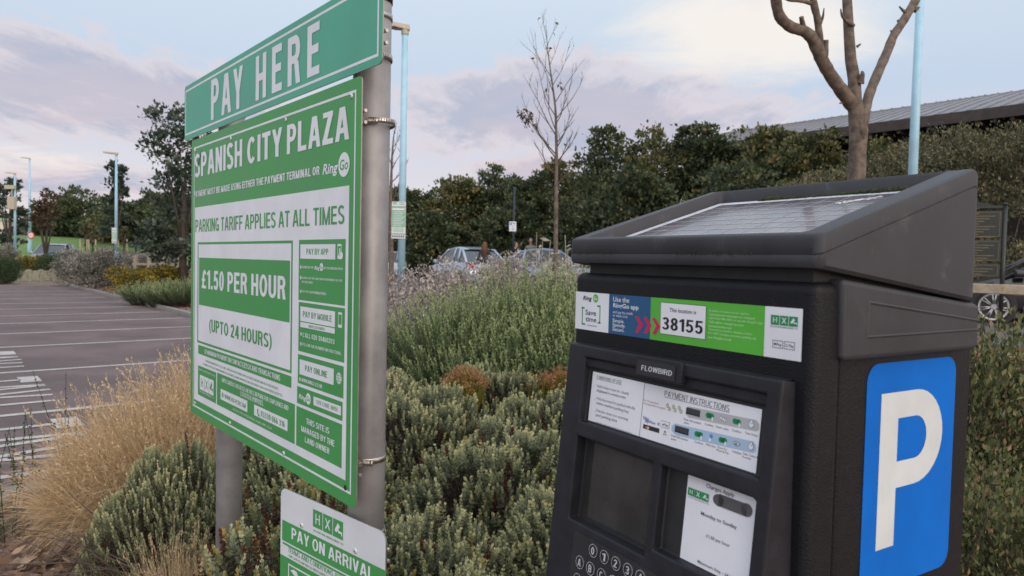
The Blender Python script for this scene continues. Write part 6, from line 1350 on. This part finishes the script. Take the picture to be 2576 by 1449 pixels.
tag(link('dead_twigs', npmesh('dead_twigs', *sticks(A, B, .0045, .002, rng.uniform(.2, 1, nt_)), [L_TWIG])), 'tangle of bare brown twigs lying under the dry grass', 'twigs', None, 'stuff')
# lawn blades on the far bank
# ------------------------------------------------------------------ trees
def limb_tree(r, name, branches, mt, n=8):
    m = MB()
    for pts, rads in branches: m.tube(pts, rads, mt, n)
    return m.build(name, r, recalc=False)
def wood_tree(label, x, ytop, wpx, Y, me_mat, n=5200, L=.17, ybot=640, trunk=True, name='broadleaf_tree', grp='trees of the wood behind the car park', tint=(.42, .24), asp=.6, narrow=1.0, clump=26, kb=16, shell=.55, lowz=.26, zb=None):
    top = at(x, ytop, Y); R = wpx/1811*Y/2; z0 = gz(top.x, top.y) if zb is None else zb; H = top.z-z0; r = empty(name, (top.x, top.y, z0)); tag(r, label, 'tree', grp)
    bl = [(0, 0, H*.55, R*.62, R*.62, H*.36)] if kb < 30 and name != 'young_tree' else [(0, 0, H*.70, R*.42, R*.42, H*.2)] if name == 'young_tree' else [(0, 0, H*.5, R*.4, R*.4, H*.3)]
    for i in range(kb):
        a = i*2.4+rng.uniform(-.5, .5); zz = rng.uniform(lowz, .93); prof = math.sin(math.pi*min(1, max(.08, (zz-.04)/1.0))**.9)**.6; q = R*prof*rng.uniform(.45, .80); s = R*rng.uniform(.24, .40); bl.append((q*math.cos(a), q*math.sin(a), H*zz-s*.2, s, s, s*rng.uniform(.55, .8)))
    link('crown', cloud_mesh('crown', bl, n, L, asp, me_mat, tint, .35, shell, 0, clump=clump), r)
    br = [([(0, 0, -.2), (0, 0, H*.3), (.1, 0, H*.7)], [R*.06+.05, R*.05+.04, .03])]
    for b_ in bl[1:9]: br.append(([(0, 0, H*.2), (b_[0]*.4, b_[1]*.4, H*.3+(b_[2]-H*.3)*.4), (b_[0]*.8, b_[1]*.8, b_[2])], [.06, .04, .012]))
    limb_tree(r, 'trunk', br, 'bark_dark', 6); return r
W = [('dark wood tree just right of the blue lamp behind the boards', 1035, 470, 150, 37, L_TREE), ('wood tree with a ragged top left of the silver blue car', 1135, 445, 165, 35, L_TREE2), ('rounded wood tree above the silver blue car', 1245, 408, 170, 36, L_TREE), ('dark wood tree directly behind the white parking sign', 1330, 425, 130, 33, L_TREE), ('wood tree behind the bare sapling', 1420, 405, 170, 34, L_TREE2), ('tall dark wood tree right of the bare sapling', 1530, 312, 210, 29, L_TREE), ('tall wood tree with spiky top, left of the long roof', 1660, 292, 200, 28, L_TREE2), ('wood tree in front of the left end of the long roof', 1790, 285, 190, 27, L_TREE), ('yellow green wood tree left of the big bare tree', 1920, 296, 200, 25, L_TREE2), ('yellow green wood tree behind the big bare trunk', 2050, 305, 190, 23, L_TREE2), ('low dark tree behind the ticket machine lid', 1600, 430, 220, 25, L_TREE), ('low dark tree between lid and sapling', 1480, 470, 190, 27, L_TREE), ('bushy green tree below the bare trunk', 1840, 420, 260, 21, L_TREE), ('wood tree low behind the grey shrubs at the left', 1090, 520, 150, 32, L_TREE), ('shaded tree behind the people', 1290, 510, 180, 31.5, L_TREE), ('yellow green wood tree right of the bare trunk', 2190, 325, 170, 22, L_TREE2)]
for i, (lb, x, yt, wp, Y, mt_) in enumerate(W): wood_tree(lb, x, yt, wp*1.22, Y, mt_, 12500 if Y > 24 else 13500, .165 if Y > 24 else .135, kb=24, lowz=.12)
WL = [('broad dark tree in the far left wood, right of the rust tree', 205, 478, 150, 72, L_TREE), ('dark far tree partly behind the left lamp', 275, 520, 120, 70, L_TREE), ('dark rounded tree beyond the grass, left of the boards', 350, 500, 150, 64, L_TREE), ('low far tree at the left of the far wood', 140, 530, 110, 75, L_TREE), ('far tree between the two big dark trees', 300, 545, 130, 66, L_TREE2), ('dark far tree behind the blue railings', 430, 490, 160, 60, L_TREE), ('far tree behind the pale house', 70, 555, 90, 92, L_TREE), ('far tree at the left edge behind the lamp with a camera box', 0, 540, 80, 95, L_TREE)]
def far_wood(pts, name):
    bl = []
    for x0, x1, yt, Y in pts:
        for i in range(14): x = rng.uniform(x0, x1); p = at(x, rng.uniform(yt, yt+70), Y+rng.uniform(-1, 2)); s = Y/1811*rng.uniform(30, 55); bl.append((p.x, p.y, max(1.2, p.z-s*.6), s, s, s*.8))
    tag(link(name, cloud_mesh(name, bl, 30000, .24, .6, L_TREE, (.30, .15), .35, .5, clump=24)), kind='stuff')
far_wood([(950, 1180, 480, 43), (1150, 1400, 455, 42), (1380, 1650, 430, 40)], 'far_wood'); far_wood([(90, 290, 545, 80), (260, 490, 540, 76)], 'far_wood')
for lb, x, yt, wp, Y, mt_ in WL: wood_tree(lb, x, yt, wp*1.2, Y, mt_, 6500, .34, grp='trees of the far left wood', tint=(.45, .18), kb=22, lowz=.14, zb=bz(at(x, yt, Y).x, Y))
wood_tree('big dark whitebeam tree left of the boards with open ragged branches', 462, 236, 250, 26, L_WHITEB, 6500, .17, name='whitebeam_tree', grp=None, tint=(.5, .2), clump=14, kb=30, shell=.4, lowz=.12)
wood_tree('narrow young tree behind the left street lamp', 292, 395, 80, 40, L_WHITEB, 1500, .24, name='young_tree', grp=None, tint=(.5, .2), clump=9, kb=20, shell=.3, lowz=.36)
wood_tree('young rust brown tree behind the timber sleeper wall', 115, 468, 84, 40, L_RUST, 1300, .20, name='young_tree', grp=None, clump=9, kb=18, shell=.3, lowz=.52)
wood_tree('thin leafy tree at the left edge behind the camera box lamp', 22, 420, 90, 48, L_WHITEB, 1700, .26, name='young_tree', grp=None, clump=10, kb=14, shell=.3)
for i, (x, lb) in enumerate(((216, 'small staked sapling on the grass, leftmost of the staked ones'), (233, 'small staked sapling on the grass, second from the left'), (312, 'small staked sapling on the grass right of the street lamp'))):
    t = wood_tree(lb, x, 556+i*3, 24, 58, L_OLIVE, 160, .26, name='staked_sapling', grp='staked saplings on the grass bank', clump=8, kb=6, zb=bz(at(x, 600, 58).x, 58), lowz=.4)
    for s in (-1, 1): m = MB(); m.tube([(s*.35, -.2, -.3), (s*.35, -.2, 1.1)], .05, 'new_timber', 6); m.build('stake', t)
def P2(x, y, Y, o): p = at(x, y, Y); return (p.x-o.x, p.y-o.y, p.z-o.z)
# big bare tree behind the machine: limbs follow the forks seen in the photograph, each with its own depth
o = at(2155, 700, 5.4); o.z = gz(o.x, o.y); r = empty('bare_tree', o); tag(r, 'big bare pruned tree with three main limbs behind the ticket machine', 'tree')
def Q2(pts, k): return [P2(x, y, Y, o) for x, y, Y in pts], k
K_ = 5.4/1811
tr = limb_tree(r, 'trunk', [([(0.0, 0, -.1)]+[P2(2154, 560, 5.4, o), P2(2155, 445, 5.4, o), P2(2158, 380, 5.4, o), P2(2160, 330, 5.4, o), P2(2155, 290, 5.4, o), P2(2150, 250, 5.4, o), P2(2149, 200, 5.4, o), P2(2140, 150, 5.4, o), P2(2136, 90, 5.4, o), P2(2131, 0, 5.42, o), P2(2126, -120, 5.45, o), P2(2122, -300, 5.5, o), P2(2112, -480, 5.6, o)], [.105, .078, .063, .060, .066, .058, .050, .044, .040, .037, .034, .029, .020, .008])], 'bark', 20)
def dense(pts, rads, n=4):
    out = []; rr = []
    for i in range(len(pts)-1):
        p0, p1, p2, p3 = [Vector(pts[max(0, min(len(pts)-1, i+k))]) for k in (-1, 0, 1, 2)]
        for j in range(n): t = j/n; out.append(.5*((2*p1)+(p2-p0)*t+(2*p0-5*p1+4*p2-p3)*t*t+(3*p1-p0-3*p2+p3)*t**3)); rr.append((rads[i]*(1-t)+rads[i+1]*t)*(1+.05*math.sin(i*7+j*2.3)))
    return out+[Vector(pts[-1])], rr+[rads[-1]]
def limb(name, pts, rads, parent, n=14, mt='bark'): p, rr = dense([P2(x, y, Y, o) for x, y, Y in pts], [k*K_ for k in rads]); m = MB(); m.tube(p, rr, mt, n); return m.build(name, parent, recalc=False)
lL = limb('limb', [(2158, 312, 5.42), (2154, 282, 5.41), (2138, 256, 5.38), (2115, 225, 5.33), (2090, 190, 5.28), (2070, 155, 5.22), (2058, 128, 5.18), (2042, 95, 5.14), (2020, 77, 5.10), (1990, 68, 5.05), (1962, 42, 5.0), (1952, 0, 4.96), (1945, -60, 4.9), (1930, -160, 4.85), (1905, -280, 4.8)], [11, 16, 17, 16, 15, 15, 15, 14, 13, 12.5, 12, 11.5, 11, 8, 3], r)
limb('limb', [(2072, 150, 5.22), (2066, 118, 5.2), (2060, 80, 5.17), (2056, 45, 5.15), (2048, 12, 5.12), (2044, -30, 5.1), (2050, -140, 5.06), (2046, -230, 5.0)], [8, 8.5, 8, 8, 8.5, 7.5, 5, 2], lL)
limb('limb', [(2050, 12, 5.13), (2030, 5, 5.1), (2010, 2, 5.07), (1985, 0, 5.03), (1965, -8, 5.0)], [6, 5, 4, 3.5, 2], lL, 8)
for pts, rads in (([(2026, 78, 5.1), (2018, 55, 5.05), (2016, 42, 5.03)], [6, 5.5, 5]), ([(2073, 160, 5.22), (2076, 130, 5.2), (2078, 100, 5.18)], [9, 8, 6]), ([(2063, 60, 5.17), (2070, 42, 5.15), (2073, 20, 5.12)], [5, 3, 1]), ([(2122, 236, 5.35), (2112, 228, 5.3)], [4, 1.5]), ([(2130, 256, 5.37), (2112, 260, 5.35)], [4, 1.5])): limb('spur', pts, rads, lL, 8)
lR = limb('limb', [(2160, 345, 5.4), (2172, 300, 5.38), (2180, 262, 5.42), (2190, 228, 5.46), (2210, 180, 5.52), (2232, 130, 5.58), (2248, 90, 5.62), (2268, 60, 5.66), (2295, 15, 5.7), (2318, -25, 5.75), (2360, -110, 5.85), (2395, -220, 5.95)], [14, 13.5, 12, 12, 11.8, 11.5, 11, 10.8, 10.8, 10.5, 8, 3], r)
for pts, rads in (([(2288, 36, 5.68), (2274, 28, 5.66), (2262, 16, 5.65)], [6, 4, 1.5]), ([(2266, 60, 5.66), (2258, 50, 5.66)], [6, 3]), ([(2300, 28, 5.7), (2312, 18, 5.7)], [6, 3]), ([(2248, 85, 5.62), (2240, 76, 5.62)], [4, 2])): limb('spur', pts, rads, lR, 8)
for pts, rads in (([(2146, 65, 5.38), (2128, 52, 5.33), (2118, 38, 5.3), (2115, 22, 5.28)], [6, 4, 3, 1.2]), ([(2155, 118, 5.38), (2166, 110, 5.36)], [4, 1.5]), ([(2165, 210, 5.36), (2170, 185, 5.33), (2166, 180, 5.33)], [9, 5, 2]), ([(2160, 300, 5.36), (2172, 330, 5.34), (2170, 350, 5.35)], [6, 9, 4])): limb('spur', pts, rads, tr, 8)
# bare saplings
def sapling(label, base, trunk, twig_spec, leaf_pts=None, rb=.035, seed=1):
    R_ = random.Random(seed); o = base.copy(); o.z = gz(o.x, o.y); r = empty('bare_sapling', o); tag(r, label, 'tree', 'bare saplings')
    T = [Vector(P2(x, y, base.y, o)) for x, y in trunk]; m = MB(); n = len(T); pts, rr = dense(T, [rb*(1-.93*i/(n-1)) for i in range(n)], 3); m.tube([Vector((0, 0, -.05))]+pts, [rb*1.1]+rr, 'bark', 8); tr_ = m.build('trunk', r, recalc=False)
    m = MB(); leaves_at = []
    def tw(p, d, L, rr0, lev):
        q = [p]; k = 5
        for i in range(k): d = (d+Vector((R_.gauss(0, .12), R_.gauss(0, .12), .10))).normalized(); q.append(q[-1]+d*L/k)
        m.tube(q, [rr0*(1-.8*i/k) for i in range(k+1)], 'twig', 5)
        leaves_at.extend(q[2:])
        if lev < 2:
            for i in range(1, k): 
                if R_.random() < .75: tw(q[i], (d+Vector((R_.uniform(-.9, .9), R_.uniform(-.9, .9), R_.uniform(-.1, .5)))).normalized(), L*R_.uniform(.25, .5), rr0*.55, lev+1)
    for t, ang, L in twig_spec:
        k = t*(len(pts)-1); i = int(k); p = pts[i].lerp(pts[min(i+1, len(pts)-1)], k-i); dirv = Vector((math.sin(ang), R_.uniform(-.5, .5), abs(math.cos(ang)))).normalized(); tw(p, dirv, L, max(.004, rb*(1-.9*t)*.45), 0)
    m.build('twigs', r, recalc=False)
    if leaf_pts:
        P = np.array([tuple(v) for v in leaves_at]); k = rng.choice(len(P), leaf_pts)
        if rb < .04: c_ = np.array(P2(1315, 310, base.y, o)); k = np.concatenate([k, rng.choice(np.argsort(np.linalg.norm(P-c_, axis=1))[:25], 70)]); leaf_pts += 70; me = npmesh('dead_leaves', *leaves(P[k]+rng.normal(0, .03, (leaf_pts, 3)), nrm(rng.normal(size=(leaf_pts, 3))-np.array([0, 0, .6])), .07, .035, rng.uniform(.1, .8, leaf_pts)), [L_RUST]); link('dead_leaves', me, r)
    return r
rr_ = random.Random(8)
sapling('tall bare sapling in the middle, left of the ticket machine, with a few brown leaves', at(1398, 690, 10.0), [(1398, 700), (1398, 620), (1399, 520), (1400, 440), (1400, 390), (1399, 330), (1397, 270), (1390, 215), (1383, 165), (1377, 115), (1374, 65)], [(.26, .7, .4), (.30, -.9, .6), (.33, .6, .5), (.36, .8, .5), (.38, -.7, .8), (.43, .5, .6), (.50, -.5, .9), (.55, .8, .7), (.40, -.85, .85), (.45, .75, .6), (.48, -.75, .95), (.53, .6, .75), (.56, -.7, .9), (.62, .5, .8), (.66, -.6, .75), (.70, .45, .65), (.74, -.55, .75), (.80, .4, .5), (.84, -.45, .55), (.90, .35, .35), (.93, -.4, .35)], 18, .034, 5)
sapling('smaller bare tree just right of the near post, behind the blue lamp', at(985, 700, 14.5), [(984, 690), (984, 600), (982, 520), (984, 460), (986, 400), (990, 345), (995, 315)], [(.35, .6, .5), (.45, -.6, .5), (.5, .7, .6), (.58, .5, .5), (.62, -.5, .5), (.68, .6, .55), (.75, .6, .45), (.85, .4, .3)], 160, .055, 9)
# big-leaved pale plant near the sapling
r = empty('woolly_plant', (at(1400, 650, 9.8).x, 9.8, gz(.6, 9.8))); tag(r, 'tall pale big leaved plant around the foot of the bare sapling', 'plant')
n_ = 9; A = np.stack([rng.normal(0, .16, n_), rng.normal(0, .1, n_), np.zeros(n_)], 1); B = A+np.stack([rng.normal(0, .07, n_), rng.normal(0, .05, n_), rng.uniform(1.1, 1.62, n_)], 1); parts = [sticks(A, B, .010, .005, rng.uniform(.3, 1, n_))]
for k in range(8): t = rng.uniform(.5, 1, (n_, 1)); dd = rng.normal(size=(n_, 3)); dd[:, 2] = np.abs(dd[:, 2])*.35-.1; parts.append(leaves(A+(B-A)*t, nrm(dd), rng.uniform(.10, .17, n_), .05, rng.uniform(0, 1, n_), .2))
V, Q, T, MI = cat(*parts); link('foliage', npmesh('foliage', V, Q, T, [L_MULL]), r)
